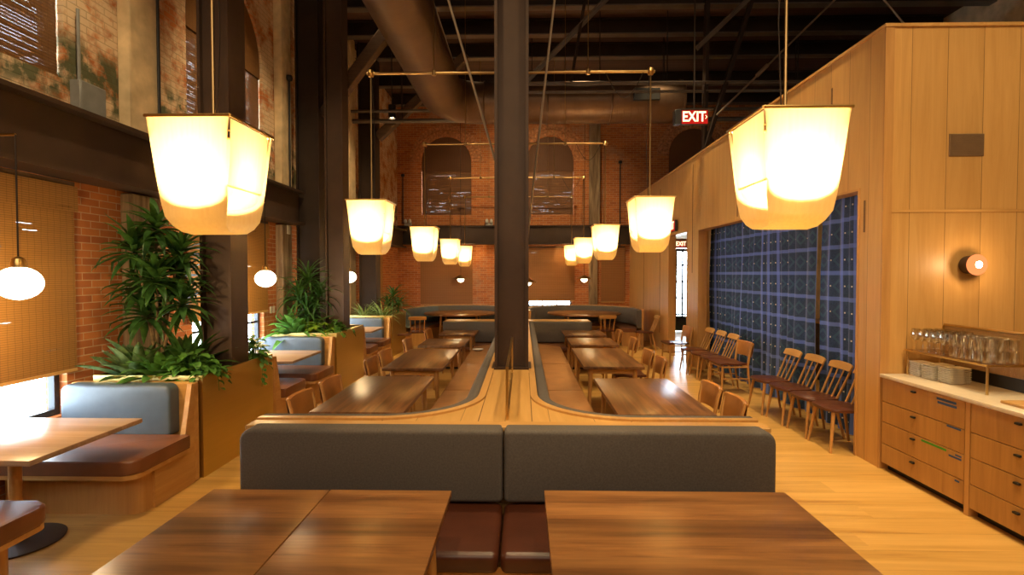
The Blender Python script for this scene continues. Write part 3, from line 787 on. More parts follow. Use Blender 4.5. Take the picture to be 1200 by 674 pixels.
for i, (x, y, sx, sy) in enumerate([(-1.366, 5.035, .775, 1.53), (-1.325, 7.09, .735, 1.62), (-1.295, 8.73, .735, .89), (-1.235, 10.2, .69, .77)]):
    table(x, y, sx, sy, '%s of the walnut row along the left banquette' % nth[i], GL, legs='oak')
for i, (x, y, sx, sy) in enumerate([(1.160, 4.98, .79, 1.48), (1.110, 7.24, .74, 1.62), (1.152, 8.89, .765, .91), (1.152, 10.18, .78, .89)]):
    table(x, y, sx, sy, '%s of the walnut row along the right banquette' % nth[i], GR)
def pedestal_table(y, sy, label):
    t = thing('booth_table', label, 'table', (-3.54, y, 0), group='tables between the window booths')
    MB().box(-.52, .56, -sy / 2, sy / 2, .715, .75, .004, 2).build('table_top', 'pale_top', t)
    MB().lathe([(0, 0), (.27, 0), (.275, .012), (.24, .022), (.04, .03), (0, .03)], n=36).build('base_plate', 'steel', t)
    MB().cyl((0, 0, .025), (0, 0, .70), .038, n=16).build('pedestal', 'oak_z', t)
    mb = MB(); mb.box(-.30, .30, -.035, .035, .695, .715); mb.box(-.035, .035, -.3, .3, .695, .715); mb.build('top_bracket', 'steel', t, smooth=False)
pedestal_table(3.58, .95, 'booth table under the nearest window, lit white by daylight')
pedestal_table(7.24, .98, 'booth table at the second window between the first and second planters')
pedestal_table(10.75, .95, 'booth table farthest back by the left windows, beyond the second planter')
def round_table(x, y, r, label):
    t = thing('round_table', label, 'table', (x, y, 0), group='round tables in the back booths')
    MB().lathe([(0, .76), (r - .01, .76), (r, .765), (r, .795), (r - .008, .80), (0, .80)], n=48).build('table_top', 'walnut_x', t)
    for k in range(4):
        a = PI / 4 + k * PI / 2
        MB().cyl((.74 * math.cos(a), .74 * math.sin(a), 0), (.68 * math.cos(a), .68 * math.sin(a), .76), .02, .03, 10).build('leg', 'oak_z', t)
    mb = MB()
    for k in range(4):
        a = PI / 4 + k * PI / 2; b = a + PI / 2
        mb.cyl((.70 * math.cos(a), .70 * math.sin(a), .46), (.70 * math.cos(b), .70 * math.sin(b), .46), .012, n=8)
    mb.build('stretcher', 'oak_z', t)
round_table(-1.74, 14.75, 1.02, 'round walnut table inside the curved booth at the back left')
round_table(1.70, 14.75, 1.02, 'round walnut table inside the curved booth at the back right')

# ------------------------------------------------------------------ chairs (front of the chair towards local +Y)
def leather_chair(name, label, group):
    t = thing(name, label, 'chair', group=group)
    mb = MB(); g = []
    for i in range(9):
        y = -.20 + .42 * i / 8; g.append([(x * (.225 + .015 * i / 8) , y, .452 - .012 * (1 - x * x) + .006 * math.cos(i)) for x in (-1, -.6, -.2, .2, .6, 1)])
    mb.sheet(g, .03); mb.build('seat', 'dark_seat', t)
    for s in (-1, 1):
        MB().tube([(s * .225, .20, 0), (s * .215, .19, .25), (s * .215, .185, .44)], [.013, .017, .018], 10).build('front_leg', 'oak_z', t)
        MB().tube([(s * .22, -.27, 0), (s * .215, -.225, .30), (s * .215, -.215, .46), (s * .225, -.255, .70), (s * .228, -.285, .80)], [.013, .018, .019, .017, .015], 10).build('rear_leg', 'oak_z', t)
        MB().tube([(s * .216, -.215, .425), (s * .216, .185, .425)], .014, 8).build('side_rail', 'oak_z', t)
        MB().tube([(s * .217, -.235, .24), (s * .217, .195, .24)], .010, 8).build('side_stretcher', 'oak_z', t)
    MB().tube([(-.215, .185, .425), (.215, .185, .425)], .014, 8).build('front_rail', 'oak_z', t)
    MB().tube([(-.215, .19, .33), (.215, .19, .33)], .010, 8).build('front_stretcher', 'oak_z', t)
    MB().tube([(-.215, -.218, .425), (.215, -.218, .425)], .014, 8).build('rear_rail', 'oak_z', t)
    MB().tube([(-.218, -.25, .20), (.218, -.25, .20)], .010, 8).build('rear_stretcher', 'oak_z', t)
    mb = MB(); g = []
    for i in range(13):                                    # leather band slung round both posts
        u = -1 + 2 * i / 12; x = u * .238; bow = -.052 * (1 - u * u)
        g.append([(x, -.238 + bow - .032 + (.0 if abs(u) < .99 else .012), .575), (x, -.248 + bow - .032, .65), (x, -.262 + bow - .032, .73), (x, -.272 + bow - .028, .785), (x, -.268 + bow - .014, .800), (x, -.258 + bow, .790), (x, -.246 + bow, .73), (x, -.230 + bow, .65), (x, -.222 + bow, .575)])
    mb.sheet(g, .004); mb.build('backrest', 'chair_leather', t)
    mb = MB(); mb.tube([(-.235, -.245, .70), (-.23, -.20, .0 + .70), (-.2, -.21, .70)], .006, 6); 
    mb.bm.free()
    return t
def spindle_chair(name, label, group):
    t = thing(name, label, 'chair', group=group)
    mb = MB(); poly = []
    for k in range(40):
        a = 2 * PI * k / 40; ca, sa = math.cos(a), math.sin(a)
        e = .55
        x = .232 * math.copysign(abs(ca) ** e, ca); y = .215 * math.copysign(abs(sa) ** e, sa)
        x *= 1.0 if y > 0 else 1 - .10 * (-y / .215)
        poly.append((x, y))
    mb.prism(poly, .425, .455)
    bmesh.ops.bevel(mb.bm, geom=[e for e in mb.bm.edges if abs(e.verts[0].co.z - e.verts[1].co.z) < 1e-6], offset=.009, segments=2, affect='EDGES', profile=.5)
    mb.build('seat', 'dark_seat', t)
    for sx in (-1, 1):
        MB().cyl((sx * .215, .20, 0), (sx * .165, .145, .43), .013, .021, 10).build('front_leg', 'oak_z', t)
        MB().cyl((sx * .20, -.24, 0), (sx * .15, -.15, .43), .013, .021, 10).build('rear_leg', 'oak_z', t)
    for u in (-1, -.34, .34, 1):
        MB().tube([(u * .155, -.175, .45), (u * .165, -.255, .63), (u * .175, -.315, .775)], [.011, .0095, .0085] if abs(u) < 1 else [.014, .013, .011], 8).build('spindle', 'oak_z', t)
    mb = MB(); g = []
    for i in range(13):
        u = -1 + 2 * i / 12; x = u * .215; bow = .03 * (u * u) - .022
        zt = .845 - .018 * abs(u) ** 4; zb = .757 + .004 * abs(u) ** 2
        g.append([(x, -.300 + bow, zb), (x, -.318 + bow, (zb + zt) / 2), (x, -.336 + bow, zt)])
    mb.sheet(g, .022); bmesh.ops.bevel(mb.bm, geom=list(mb.bm.edges), offset=.0035, segments=1, affect='EDGES'); mb.build('crest_rail', 'oak_x', t)
    return t
first = {}
def chair(kind, x, y, rz, label, group):
    if kind not in first:
        first[kind] = (leather_chair if kind == 'leather' else spindle_chair)('leather_chair' if kind == 'leather' else 'spindle_chair', label, group); o = first[kind]
    else: o = ctree(first[kind])
    o.location = (x, y, 0); o.rotation_euler = (0, 0, rz); tag(o, label, group=group)
    return o
E_, W_ = -PI / 2, PI / 2                         # facing +X, facing -X
gl, gr = 'leather chairs on the aisle side of the left table row', 'leather chairs on the aisle side of the right table row'
for y, x, lb in ((4.72, -1.74, 'tan leather backed chair at the near end of the nearest left row table'), (5.40, -1.72, 'tan leather backed chair at the far end of the nearest left row table'),
              (6.75, -1.68, 'tan leather backed chair at the near end of the second left row table'), (7.42, -1.68, 'tan leather backed chair at the far end of the second left row table'),
              (8.72, -1.64, 'tan leather backed chair at the third left row table'), (10.2, -1.56, 'tan leather backed chair at the farthest left row table')):
    chair('leather', x, y, E_ + R.uniform(-.06, .06), lb, gl)
for y, x, lb in ((4.66, 1.58, 'brown leather backed chair at the near end of the nearest right row table'), (5.20, 1.57, 'brown leather backed chair at the far end of the nearest right row table'),
              (6.86, 1.50, 'brown leather backed chair at the near end of the second right row table'), (7.52, 1.50, 'brown leather backed chair at the far end of the second right row table'),
              (8.95, 1.58, 'brown leather backed chair at the third right row table'), (10.2, 1.56, 'brown leather backed chair at the farthest right row table')):
    chair('leather', x, y, W_ + R.uniform(-.06, .06), lb, gr)
gc = 'chairs lined up along the blue curtain'
XC = 3.42
for y, x, lb in ((5.78, XC, 'oak spindle back chair nearest the panelled corner, end of the curtain row'), (6.26, XC, 'second oak spindle back chair from the panelled corner, in the near group of four'),
              (6.77, XC - .02, 'third oak spindle back chair from the panelled corner, in the near group of four'), (7.26, XC - .05, 'oak spindle back chair at the far end of the near group of four')):
    chair('spindle', x, y, W_, lb, gc)
chair('leather', 3.28, 8.50, W_ + .06, 'leather backed chair with low stretchers between the two spindle chair groups by the curtain', gc)
for y, x, lb in ((9.12, 3.30, 'oak spindle back chair just beyond the leather chair, nearest of the far group of three'), (9.62, 3.28, 'middle oak spindle back chair of the far group of three at the curtain'), (10.14, 3.26, 'farthest oak spindle back chair of the far group of three at the curtain')):
    chair('spindle', x, y, W_, lb, gc)
chair('leather', 3.14, 10.95, W_ + .1, 'leather backed chair at the far end of the curtain row beside the corridor opening', gc)
chair('spindle', 2.12, 13.55, 0, 'oak spindle back chair with its back turned, at the round table of the right booth', 'spindle chairs at the back booths')
chair('spindle', 3.02, 13.2, W_, 'oak spindle back chair seen from the side against the panelled wall by the right booth', 'spindle chairs at the back booths')
chair('spindle', -2.62, 13.05, .2, 'oak spindle back chair at the mouth of the back left booth', 'spindle chairs at the back booths')
t = thing('wooden_stool', 'dark seated wooden stool at the left end of the back left booth', 'stool', (-2.86, 12.45, 0))
MB().box(-.20, .20, -.17, .17, .43, .46, .012, 2).build('seat', 'dark_seat', t)
for a in (-1, 1):
    for b in (-1, 1): MB().cyl((a * .19, b * .16, 0), (a * .14, b * .12, .43), .014, .02, 8).build('leg', 'oak_z', t)
# ------------------------------------------------------------------ window booths
def booth(yb, s, label):
    """back panel at y = yb; s = -1: seat towards the camera, +1: seat away from it"""
    t = thing('window_booth', label, 'booth seat', (-3.5, yb, 0), rz=0 if s < 0 else PI, group='leather booth seats along the window wall')
    X = (lambda a, b: (a + 3.5, b + 3.5)) if s < 0 else (lambda a, b: (-(b + 3.5), -(a + 3.5)))
    x0, x1 = X(-4.08, -2.96)
    MB().box(x0, x1, -.085, -.005, 0, .90, .008, 1).build('back_panel', 'oak_x', t, smooth=False)
    a, b = X(-3.0, -2.958)
    mb = MB()
    pl = [(-.086, .0), (-.086, .895), (-.11, .895), (-.24, .36), (-.60, .33), (-.60, 0)]
    mb.prism([(y, z) for y, z in pl], a, b, Matrix(((0, 0, 1, 0), (1, 0, 0, 0), (0, 1, 0, 0), (0, 0, 0, 1))))
    mb.build('end_panel', 'oak', t, smooth=False)
    x0, x1 = X(-4.07, -3.09)
    c = cushion(x0, x1, -.215, -.09, .455, .905, .03, .07, 0); c.build('back_cushion', 'blue_leather', t)
    x0, x1 = X(-4.07, -2.90)
    mb = MB(); poly = []
    for cx, cy, a0, r in ((x1 - (.10 if s < 0 else .02), -.90 + (.10 if s < 0 else .02), -PI / 2, .10 if s < 0 else .02), (x1 - .02, -.24, 0, .02), (x0 + .02, -.24, PI / 2, .02), (x0 + (.10 if s > 0 else .02), -.90 + (.10 if s > 0 else .02), PI, .10 if s > 0 else .02)):
        for k in range(6):
            q = a0 + PI / 2 * k / 5; poly.append((cx + r * math.cos(q), cy + r * math.sin(q)))
    mb.prism(poly, .365, .475)
    es = [e for e in mb.bm.edges if abs(e.verts[0].co.z - e.verts[1].co.z) < 1e-6]
    bmesh.ops.bevel(mb.bm, geom=es, offset=.019, segments=3, affect='EDGES', profile=.5)
    mb.build('seat_cushion', 'brown_seat', t)
    cx = (x0 + x1) / 2
    mb = MB(); mb.prism([(cx + (px - cx) * .99, -.52 + (py + .52) * .985) for px, py in poly], .33, .364); mb.build('seat_board', 'oak_x', t)
    mb = MB(); mb.prism([(cx - (.04 if s < 0 else -.04) + (px - cx) * .93, -.36 + (py + .36) * .68) for px, py in poly], .0, .33); mb.build('seat_base', 'oak_z', t)
    return t
booth(4.75, -1, 'booth seat against the nearest planter, blue grey back and brown leather seat facing the front')
booth(2.28, 1, 'booth seat at the lower left corner, only its dark leather end in view')
booth(6.15, 1, 'booth seat behind the nearest planter, its back turned to the front')
booth(8.24, -1, 'booth seat against the second planter, blue grey back beside the second window')
booth(9.68, 1, 'booth seat behind the second planter, its back turned to the front')
booth(11.76, -1, 'booth seat against the third planter, farthest blue grey back on the left')

# ------------------------------------------------------------------ curved booths at the end wall
def round_booth(cx, rx, label, a0=-22, a1=202):
    n = 30; pth = []
    for k in range(n + 1):
        a = math.radians(a0 + (a1 - a0) * k / n); pth.append((cx + rx * math.cos(a), 14.25 + 1.72 * math.sin(a)))
    of = side(pth, -1)
    t = thing('curved_booth', label, 'booth', (cx, 14.25, 0), group='curved booths at the end wall')
    sweep(MB(), of, [(-.05, 0), (0, 0), (0, .95), (-.05, .95)]).build('outer_shell', 'oak_z', t, True)
    for a, b in ((0, 11), (10, 21), (20, 31)):
        sweep(MB(), lambda d: of(d)[a:b], rounded(.004, .12, .48, .935, .035)).build('back_cushion', 'charcoal' if cx > 0 or a == 20 and False else 'blue_leather' if a == 20 else 'charcoal', t, True)
    sweep(MB(), of, rounded(.125, .60, .37, .47, .03)).build('seat_cushion', 'brown_seat', t, True)
    sweep(MB(), of, [(.004, 0), (.50, 0), (.50, .365), (.004, .365)]).build('seat_base', 'oak_z', t, True)
round_booth(-1.72, 1.42, 'high curved grey booth at the back left, wrapped round a walnut table')
round_booth(1.62, 1.53, 'high curved charcoal booth at the back right, running up to the panelled wall')

# ------------------------------------------------------------------ planters and plants
def planter(y0, y1, label):
    t = thing('brass_planter', label, 'planter', (-3.45, (y0 + y1) / 2, 0), group='brass planters between the booths')
    h = .945
    MB().box(-2.962, -2.94, y0, y1, 0, h).build('aisle_panel', 'brass_sheet', t, True, smooth=False)
    MB().box(-3.94, -2.962, y0, y0 + .02, 0, h).build('end_panel', 'brass_sheet', t, True, smooth=False)
    MB().box(-3.94, -2.962, y1 - .02, y1, 0, h).build('end_panel', 'brass_sheet', t, True, smooth=False)
    MB().box(-3.96, -3.94, y0, y1, 0, h).build('back_panel', 'brass_sheet', t, True, smooth=False)
    mb = MB(); n = 14
    g = [[(-3.94 + .978 * i / n, y0 + .02 + (y1 - y0 - .04) * j / n, .86 + .02 * math.sin(i * 2.3 + j * 1.7)) for j in range(n + 1)] for i in range(n + 1)]
    mb.sheet(g, .05); o = mb.build('soil', 'soil', t, True)
planter(4.77, 6.13, 'brass planter box nearest the front on the left, round the nearest steel column')
planter(8.26, 9.66, 'second brass planter box on the left, with a palm and trailing plants')
planter(11.78, 13.15, 'third brass planter box on the left, with spiky light green plants')

def blade(mb, base, yaw, L, w, pitch, droop, fold=.25, nseg=5, xmin=-3.93, shape=0):
    p = Vector(base); dx, dy = math.cos(yaw), math.sin(yaw); a = pitch; rows = []
    side_ = Vector((-dy, dx, 0)); R_ = []
    for k in range(nseg + 1):
        u = k / nseg
        if shape == 0: ww = w * (.35 + .65 * min(1, u * 4)) * (1 - u ** 2.5)
        elif shape == 1: ww = w * math.sin(PI * min(.98, .04 + u * .96)) ** .7
        else: ww = w * (math.sin(PI * min(.985, .12 + .88 * u ** .8)) ** .6)
        ww = max(ww, .0012)
        up = Vector((-dx * math.sin(a), -dy * math.sin(a), math.cos(a)))
        pts = [p - side_ * ww * .5 + up * ww * fold, p.copy(), p + side_ * ww * .5 + up * ww * fold]
        for q in pts: q.x = max(q.x, xmin)
        R_.append([mb.bm.verts.new(q) for q in pts])
        st = L / nseg
        p = p + Vector((dx * math.cos(a), dy * math.cos(a), math.sin(a))) * st; a -= droop / nseg
    for a_, b_ in zip(R_, R_[1:]):
        for k in range(2): mb.bm.faces.new((a_[k], a_[k + 1], b_[k + 1], b_[k]))
def rosette(mb, c, n, L, w, p0, p1, droop, shape=0, xmin=-3.93, fold=.25):
    for k in range(n):
        u = (k + R.random() * .6) / n
        blade(mb, (c[0], c[1], c[2] - .10 * (1 - u)), k * 2.399 + R.uniform(-.2, .2), L * R.uniform(.75, 1.1), w * R.uniform(.8, 1.15), p0 + (p1 - p0) * u + R.uniform(-.12, .12), droop * R.uniform(.7, 1.3), fold, 5, xmin, shape)
def cane_plant(name, label, x, y, heads, n, L, w, mat, cat='plant', z0=.86, p=( -.1, 1.3), droop=1.3, thick=.018):
    t = thing(name, label, cat, (x, y, z0))
    st = MB(); fo = MB()
    for hx, hy, hz in heads:
        st.tube([(x, y, z0 - .02), (x + (hx - x) * .25, y + (hy - y) * .25, z0 + (hz - z0) * .4), (hx, hy, hz)], [thick, thick * .9, thick * .6], 8)
        rosette(fo, (hx, hy, hz), n, L, w, p[0], p[1], droop)
    st.build('stem', 'cane', t, True); fo.build('foliage', mat, t, True, sharp=80)
    return t
def tuft_plant(name, label, x, y, n, L, w, mat, p=(.2, 1.4), droop=1.0, shape=1, z0=.86, spread=.05):
    t = thing(name, label, 'plant', (x, y, z0)); fo = MB()
    for k in range(n):
        u = (k + .5) / n; a = k * 2.399
        blade(fo, (x + spread * math.cos(a), y + spread * math.sin(a), z0 - .01), a + R.uniform(-.3, .3), L * R.uniform(.7, 1.1), w * R.uniform(.8, 1.2), p[0] + (p[1] - p[0]) * u + R.uniform(-.1, .1), droop * R.uniform(.6, 1.4), .22, 7, -3.93, shape)
    fo.build('foliage', mat, t, True, sharp=80)
    MB().lathe([(0, -.02), (spread + .02, -.02), (spread * .8, .05), (0, .06)], (0, 0, 0), 10).build('crown', 'cane', t)
    return t
def trailing_plant(label, x, y, n, trails, mat='leaf_lime', z0=.87, rx=.22, ry=.16, h=.26):
    t = thing('trailing_pothos', label, 'plant', (x, y, z0)); fo = MB(); st = MB()
    for k in range(n):
        a = R.uniform(0, 2 * PI); q = math.sqrt(R.random()); bx, by = x + rx * q * math.cos(a), y + ry * q * math.sin(a)
        bz = z0 + h * (1 - q * q) * R.uniform(.4, 1) + .03
        st.tube([(x + (bx - x) * .4, y + (by - y) * .4, z0 - .01), (bx, by, bz)], .003, 5)
        blade(fo, (bx, by, bz), a + R.uniform(-.6, .6), R.uniform(.09, .15), R.uniform(.07, .10), R.uniform(-.4, .6), R.uniform(.3, 1.2), .18, 4, -3.93, 2)
    for pts in trails:
        st.tube(pts, .003, 5)
        P_ = [Vector(p) for p in pts]
        for a, b in zip(P_, P_[1:]):
            m = max(2, int((b - a).length / .035))
            for k in range(m):
                q = a.lerp(b, (k + R.random()) / m)
                if q.x > -2.945: yaw = R.uniform(-1.2, 1.2)
                else: yaw = R.uniform(-2.4, -.7)
                blade(fo, q, yaw, R.uniform(.05, .085), R.uniform(.04, .06), R.uniform(-.9, .2), .6, .15, 4, -3.93, 2)
    st.build('stem', 'leaf_mid', t, True); fo.build('foliage', mat, t, True, sharp=80)
cane_plant('dracaena', 'tall dark green dracaena reaching up the timber post in the nearest planter', -3.60, 5.12,
           [(-3.46, 5.24, 1.88), (-3.76, 5.14, 1.78), (-3.62, 5.16, 2.36), (-3.74, 5.02, 2.14), (-3.42, 5.22, 2.12), (-3.52, 5.0, 1.86), (-3.36, 5.14, 1.62), (-3.66, 5.06, 1.52)], 36, .40, .078, 'leaf_dark', droop=.9, p=(-.5, 1.25))
tuft_plant('aglaonema', 'broad silvery green leaved plant at the left front of the nearest planter', -3.70, 4.98, 40, .50, .115, 'leaf_silver', (.35, 1.45), .7)
tuft_plant('aglaonema', 'broad dark green leaved plant in the middle of the nearest planter', -3.46, 4.98, 34, .42, .11, 'leaf_mid', (.3, 1.4), .9)
tuft_plant('snake_fern', 'dark bushy plant under the dracaena in the nearest planter', -3.42, 5.28, 50, .55, .08, 'leaf_dark', (.4, 1.5), .8)
trailing_plant('lime pothos mound spilling over the front corner of the nearest planter', -3.16, 4.96, 95,
               [[(-3.02, 4.84, .95), (-3.0, 4.75, .96), (-2.99, 4.735, .85), (-3.0, 4.73, .70)], [(-3.0, 4.95, .95), (-2.93, 4.97, .955), (-2.915, 4.98, .86), (-2.915, 4.99, .76)], [(-2.99, 5.1, .95), (-2.93, 5.12, .955), (-2.915, 5.14, .85)]], 'leaf_mid', rx=.26)
trailing_plant('small leaved trailing plant behind the nearest steel column at the planter edge', -3.07, 5.92, 60,
               [[(-3.0, 5.85, .95), (-2.93, 5.84, .955), (-2.915, 5.83, .80), (-2.915, 5.82, .62)], [(-3.0, 6.0, .95), (-2.93, 6.0, .955), (-2.915, 6.0, .82)]], 'leaf_mid', rx=.10, ry=.15, h=.30)
cane_plant('palm', 'palm with narrow arching fronds in the second planter, in front of the dark wall column', -3.56, 8.72,
           [(-3.58, 8.72, 1.78), (-3.68, 8.60, 1.50), (-3.42, 8.78, 1.52), (-3.54, 8.58, 1.25)], 48, .55, .045, 'leaf_dark', p=(-.1, 1.4), droop=1.5)
tuft_plant('bird_nest_fern', 'large light green fern at the left front of the second planter', -3.66, 8.46, 46, .60, .11, 'leaf_mid', (.25, 1.4), 1.0)
trailing_plant('yellow green trailing plant along the front of the second planter', -3.28, 8.42, 60, [[(-3.1, 8.33, .95), (-3.06, 8.245, .96), (-3.06, 8.23, .84)]], 'leaf_lime', rx=.22)
trailing_plant('leafy trailing plant beside the second column on the aisle edge of its planter', -3.06, 8.60, 50, [[(-3.0, 8.5, .95), (-2.93, 8.5, .955), (-2.915, 8.5, .84)], [(-3.0, 9.0, .95), (-2.93, 9.0, .955), (-2.915, 9.02, .85)]], 'leaf_mid', rx=.09, ry=.18, h=.28)
tuft_plant('spider_plant', 'pale striped spider plant at the left of the third planter', -3.62, 12.0, 60, .55, .035, 'leaf_stripe', (.3, 1.5), 1.2, 0)
tuft_plant('spider_plant', 'pale striped spider plant at the right of the third planter', -3.22, 12.02, 60, .55, .035, 'leaf_stripe', (.3, 1.5), 1.2, 0)
cane_plant('dracaena', 'short dark spiky dracaena at the back of the third planter', -3.14, 12.72, [(-3.14, 12.72, 1.34), (-3.24, 12.62, 1.15), (-3.02, 12.76, 1.12)], 30, .46, .05, 'leaf_dark')

# ------------------------------------------------------------------ lamps
def light(name, typ, loc, power, col, **kw):
    l = bpy.data.lights.new(name, typ); l.energy = power; l.color = col
    tgt = kw.pop('target', None); par = kw.pop('parent', None)
    for k, v in kw.items(): setattr(l, k, v)
    o = bpy.data.objects.new(name, l); COL.objects.link(o); o.location = loc
    if tgt is not None: o.rotation_euler = (Vector(tgt) - Vector(loc)).to_track_quat('-Z', 'Y').to_euler()
    if par is not None: o.parent = par
    return o
LANTERN_W = 60.0
def lantern():
    t = thing('fabric_lantern', '', 'pendant lamp')
    H = .645
    def U(half, zb, rr, n=8):
        """profile of a hanging sling: down, round the bottom, up"""
        pts = [(-half, H - .012), (-half * .985, H * .8), (-half * .94, H * .6), (-half * .86, H * .4)]
        c = half * .80
        for k in range(n + 1):
            a = PI + PI * k / n
            pts.append((math.copysign(abs(math.cos(a)) ** .75, math.cos(a)) * c, zb + (H * .27 - zb * .4) * (1 - abs(math.sin(a)) ** .75)))
        pts += [(half * .86, H * .4), (half * .94, H * .6), (half * .985, H * .8), (half, H - .012)]
        return pts
    def wid(z, top, bot):
        u = max(0, min(1, z / H)); return bot + (top - bot) * min(1, (u / .75)) ** .55
    def flare(u):
        P_ = [(0, .135), (.06, .155), (.14, .178), (.28, .193), (.5, .200), (.75, .212), (1, .236)]
        for (a, b), (c, d) in zip(P_, P_[1:]):
            if u <= c: return b + (d - b) * (u - a) / (c - a)
        return P_[-1][1]
    ga = []
    for y, z in U(.250, 0, .1):
        w = flare(z / H); ga.append([(w * q, y, z) for q in (-1, -.5, 0, .5, 1)])
    mb = MB(); mb.sheet(ga); mb.build('outer_sling', 'lantern_fabric', t, sharp=60)
    gb = []
    for x, z in U(.218, .165, .1):
        w = wid(z - .165, .215, .175); gb.append([(x, w * q, z) for q in (-1, -.5, 0, .5, 1)])
    mb = MB(); mb.sheet(gb); mb.build('inner_sling', 'lantern_lining', t, sharp=60)
    mb = MB(); r, ry = .238, .254
    q = [(-r, -ry, H - .006), (r, -ry, H - .006), (r, ry, H - .006), (-r, ry, H - .006)]
    for a, b in zip(q, q[1:] + q[:1]): mb.tube([a, b], .009, 6)
    mb.tube([q[0], q[2]], .006, 6); mb.tube([q[1], q[3]], .006, 6)
    mb.build('frame', 'brass', t)
    for sx in (-1, 1):
        for sy in (-1, 1): MB().tube([(sx * .222, sy * .235, H - .01), (sx * .20, sy * .225, H - .13), (sx * .09, sy * .11, H - .13)], .005, 6).build('corner_bracket', 'brass', t)
    MB().lathe([(0, -.055), (.03, -.045), (.05, -.01), (.05, .012), (.03, .045), (.014, .06), (0, .06)], (0, 0, .36), 16).build('bulb', 'bulb', t)
    mb = MB(); mb.cyl((0, 0, .42), (0, 0, H), .016, n=10); mb.build('lamp_holder', 'brass', t)
    MB().cyl((0, 0, H), (0, 0, 2.195), .010, n=8).build('drop_rod', 'bronze', t)
    mb = MB(); mb.tube([(.02, 0, H), (.045, 0, 1.2), (.03, 0, 1.8), (.012, 0, 2.19)], .004, 5); mb.build('lamp_cord', 'steel_dark', t)
    return t
LT = lantern(); k_ = 0
LY = [3.15, 6.45, 9.95, 13.45, 16.75]
pos = ['nearest', 'second', 'third', 'fourth', 'farthest']
for i, y in enumerate(LY):
    for s, x in (('left', -1.85), ('right', 1.53)):
        o = LT if k_ == 0 else ctree(LT); k_ += 1
        o.location = (x, y, 2.115 if s == 'left' else 2.14)
        if s == 'right': o.scale = (-1, 1, 1)
        tag(o, 'glowing cream fabric lantern, %s from the front in the %s row' % (pos[i], s), group='fabric lanterns of the %s row' % s)
        light('lantern_light', 'POINT', (x, y, 2.115 + .36), LANTERN_W, (1, .70, .37), shadow_soft_size=.07)
    t = thing('lantern_bar', 'brass bar carrying the %s pair of fabric lanterns, hung on two thin rods' % pos[i], 'lamp rail', (-.16, y, 4.31), group='brass rails of the fabric lanterns')
    MB().tube([(-1.74, 0, 0), (1.74, 0, 0)], .017, 10).build('bar', 'bronze', t)
    for x in (-1.69, 1.69):
        MB().lathe([(0, -.05), (.03, -.04), (.045, 0), (.03, .04), (0, .05)], (x, 0, 0), 14).build('end_joint', 'brass', t)
    for x in (-.92, .94):
        MB().cyl((x, 0, 0), (x, 0, 3.04), .006, n=6).build('suspension_rod', 'bronze', t)
        MB().lathe([(0, -.03), (.028, -.028), (.028, .03), (0, .032)], (x, 0, 0), 10).build('clamp', 'bronze', t)
    mb = MB()
    mb.tube([(1.15 + .45 * k / 10, -.01, -.015 - .30 * math.sin(PI * k / 10)) for k in range(11)], .005, 6); mb.build('slack_cord', 'steel_dark', t)

def globe(y, label):
    t = thing('globe_pendant', label, 'pendant lamp', (-3.5, y, 1.70), group='white globe pendants over the window booths')
    pr = [(0, -.118)] + [(.136 * math.cos(a), .115 * math.sin(a)) for a in [math.radians(-75 + 15 * k) for k in range(11)]] + [(0, .116)]
    MB().lathe(pr, (0, 0, .115), 28).build('globe', 'globe', t)
    MB().lathe([(0, .225), (.045, .225), (.045, .25), (.036, .285), (.012, .30), (0, .30)], n=18).build('socket_cap', 'brass', t)
    MB().cyl((0, 0, .30), (0, 0, 1.14), .006, n=6).build('cord', 'steel_dark', t)
    light('globe_light', 'POINT', (-3.5, y, 1.60), 26, (1, .66, .30), shadow_soft_size=.1)
    mb = MB(); mb.tube([(0, 0, 1.14), (-.25, 0, 1.14)], .010, 8); mb.build('bracket_arm', 'brass', t)
for y, lb in ((3.60, 'white globe pendant at the far left over the nearest booth table'), (7.12, 'white globe pendant in front of the second window blind'), (10.6, 'white globe pendant beside the second steel column, smallest of the three')):
    globe(y, lb)
def dish_pendant(x, y, z, r, label):
    t = thing('dish_pendant', label, 'pendant lamp', (x, y, z), group='small dish pendants at the back')
    MB().lathe([(r, 0), (r * .97, .01), (.05, r * .42), (.02, r * .5), (.02, r * .44), (.05, r * .38), (r * .94, .0)], n=28).build('dish_shade', 'brass', t)
    MB().lathe([(0, -.10)] + [(.095 * math.cos(a), .095 * math.sin(a)) for a in [math.radians(-75 + 15 * k) for k in range(11)]] + [(0, .098)], (0, 0, .0), 20).build('globe', 'globe', t)
    MB().cyl((0, 0, r * .48), (0, 0, 7.35 - z), .006, n=6).build('cord', 'steel_dark', t)
    light('pendant_light', 'POINT', (x, y, z - .14), 6, (1, .72, .38), shadow_soft_size=.06)
dish_pendant(-1.74, 14.75, 1.74, .22, 'small dish pendant glowing over the round table of the left booth')
dish_pendant(1.70, 14.75, 1.74, .22, 'small dish pendant glowing over the round table of the right booth')
dish_pendant(.16, 16.0, 1.62, .26, 'small dish pendant half hidden behind the middle steel column')
t = thing('wall_sconce', 'round bronze wall sconce with coral glass on the oak panelling', 'wall lamp', (4.235, 5.14, 1.965))
RX3 = Matrix.Rotation(PI / 2, 4, 'X') @ Matrix.Diagonal((1.5, 1.5, .95, 1))
MB().lathe([(0, 0), (.055, 0), (.055, .012), (0, .012)], n=24, mat=RX3).build('back_plate', 'steel', t)
MB().lathe([(.050, .012), (.058, .02), (.062, .10), (.066, .105), (.066, .115), (.05, .115), (.045, .02)], n=28, mat=RX3).build('barrel', 'steel', t)
MB().lathe([(0, .14), (.03, .138), (.06, .125), (.066, .115), (0, .115)], n=28, mat=RX3).build('glass_lens', 'sconce_glass', t)
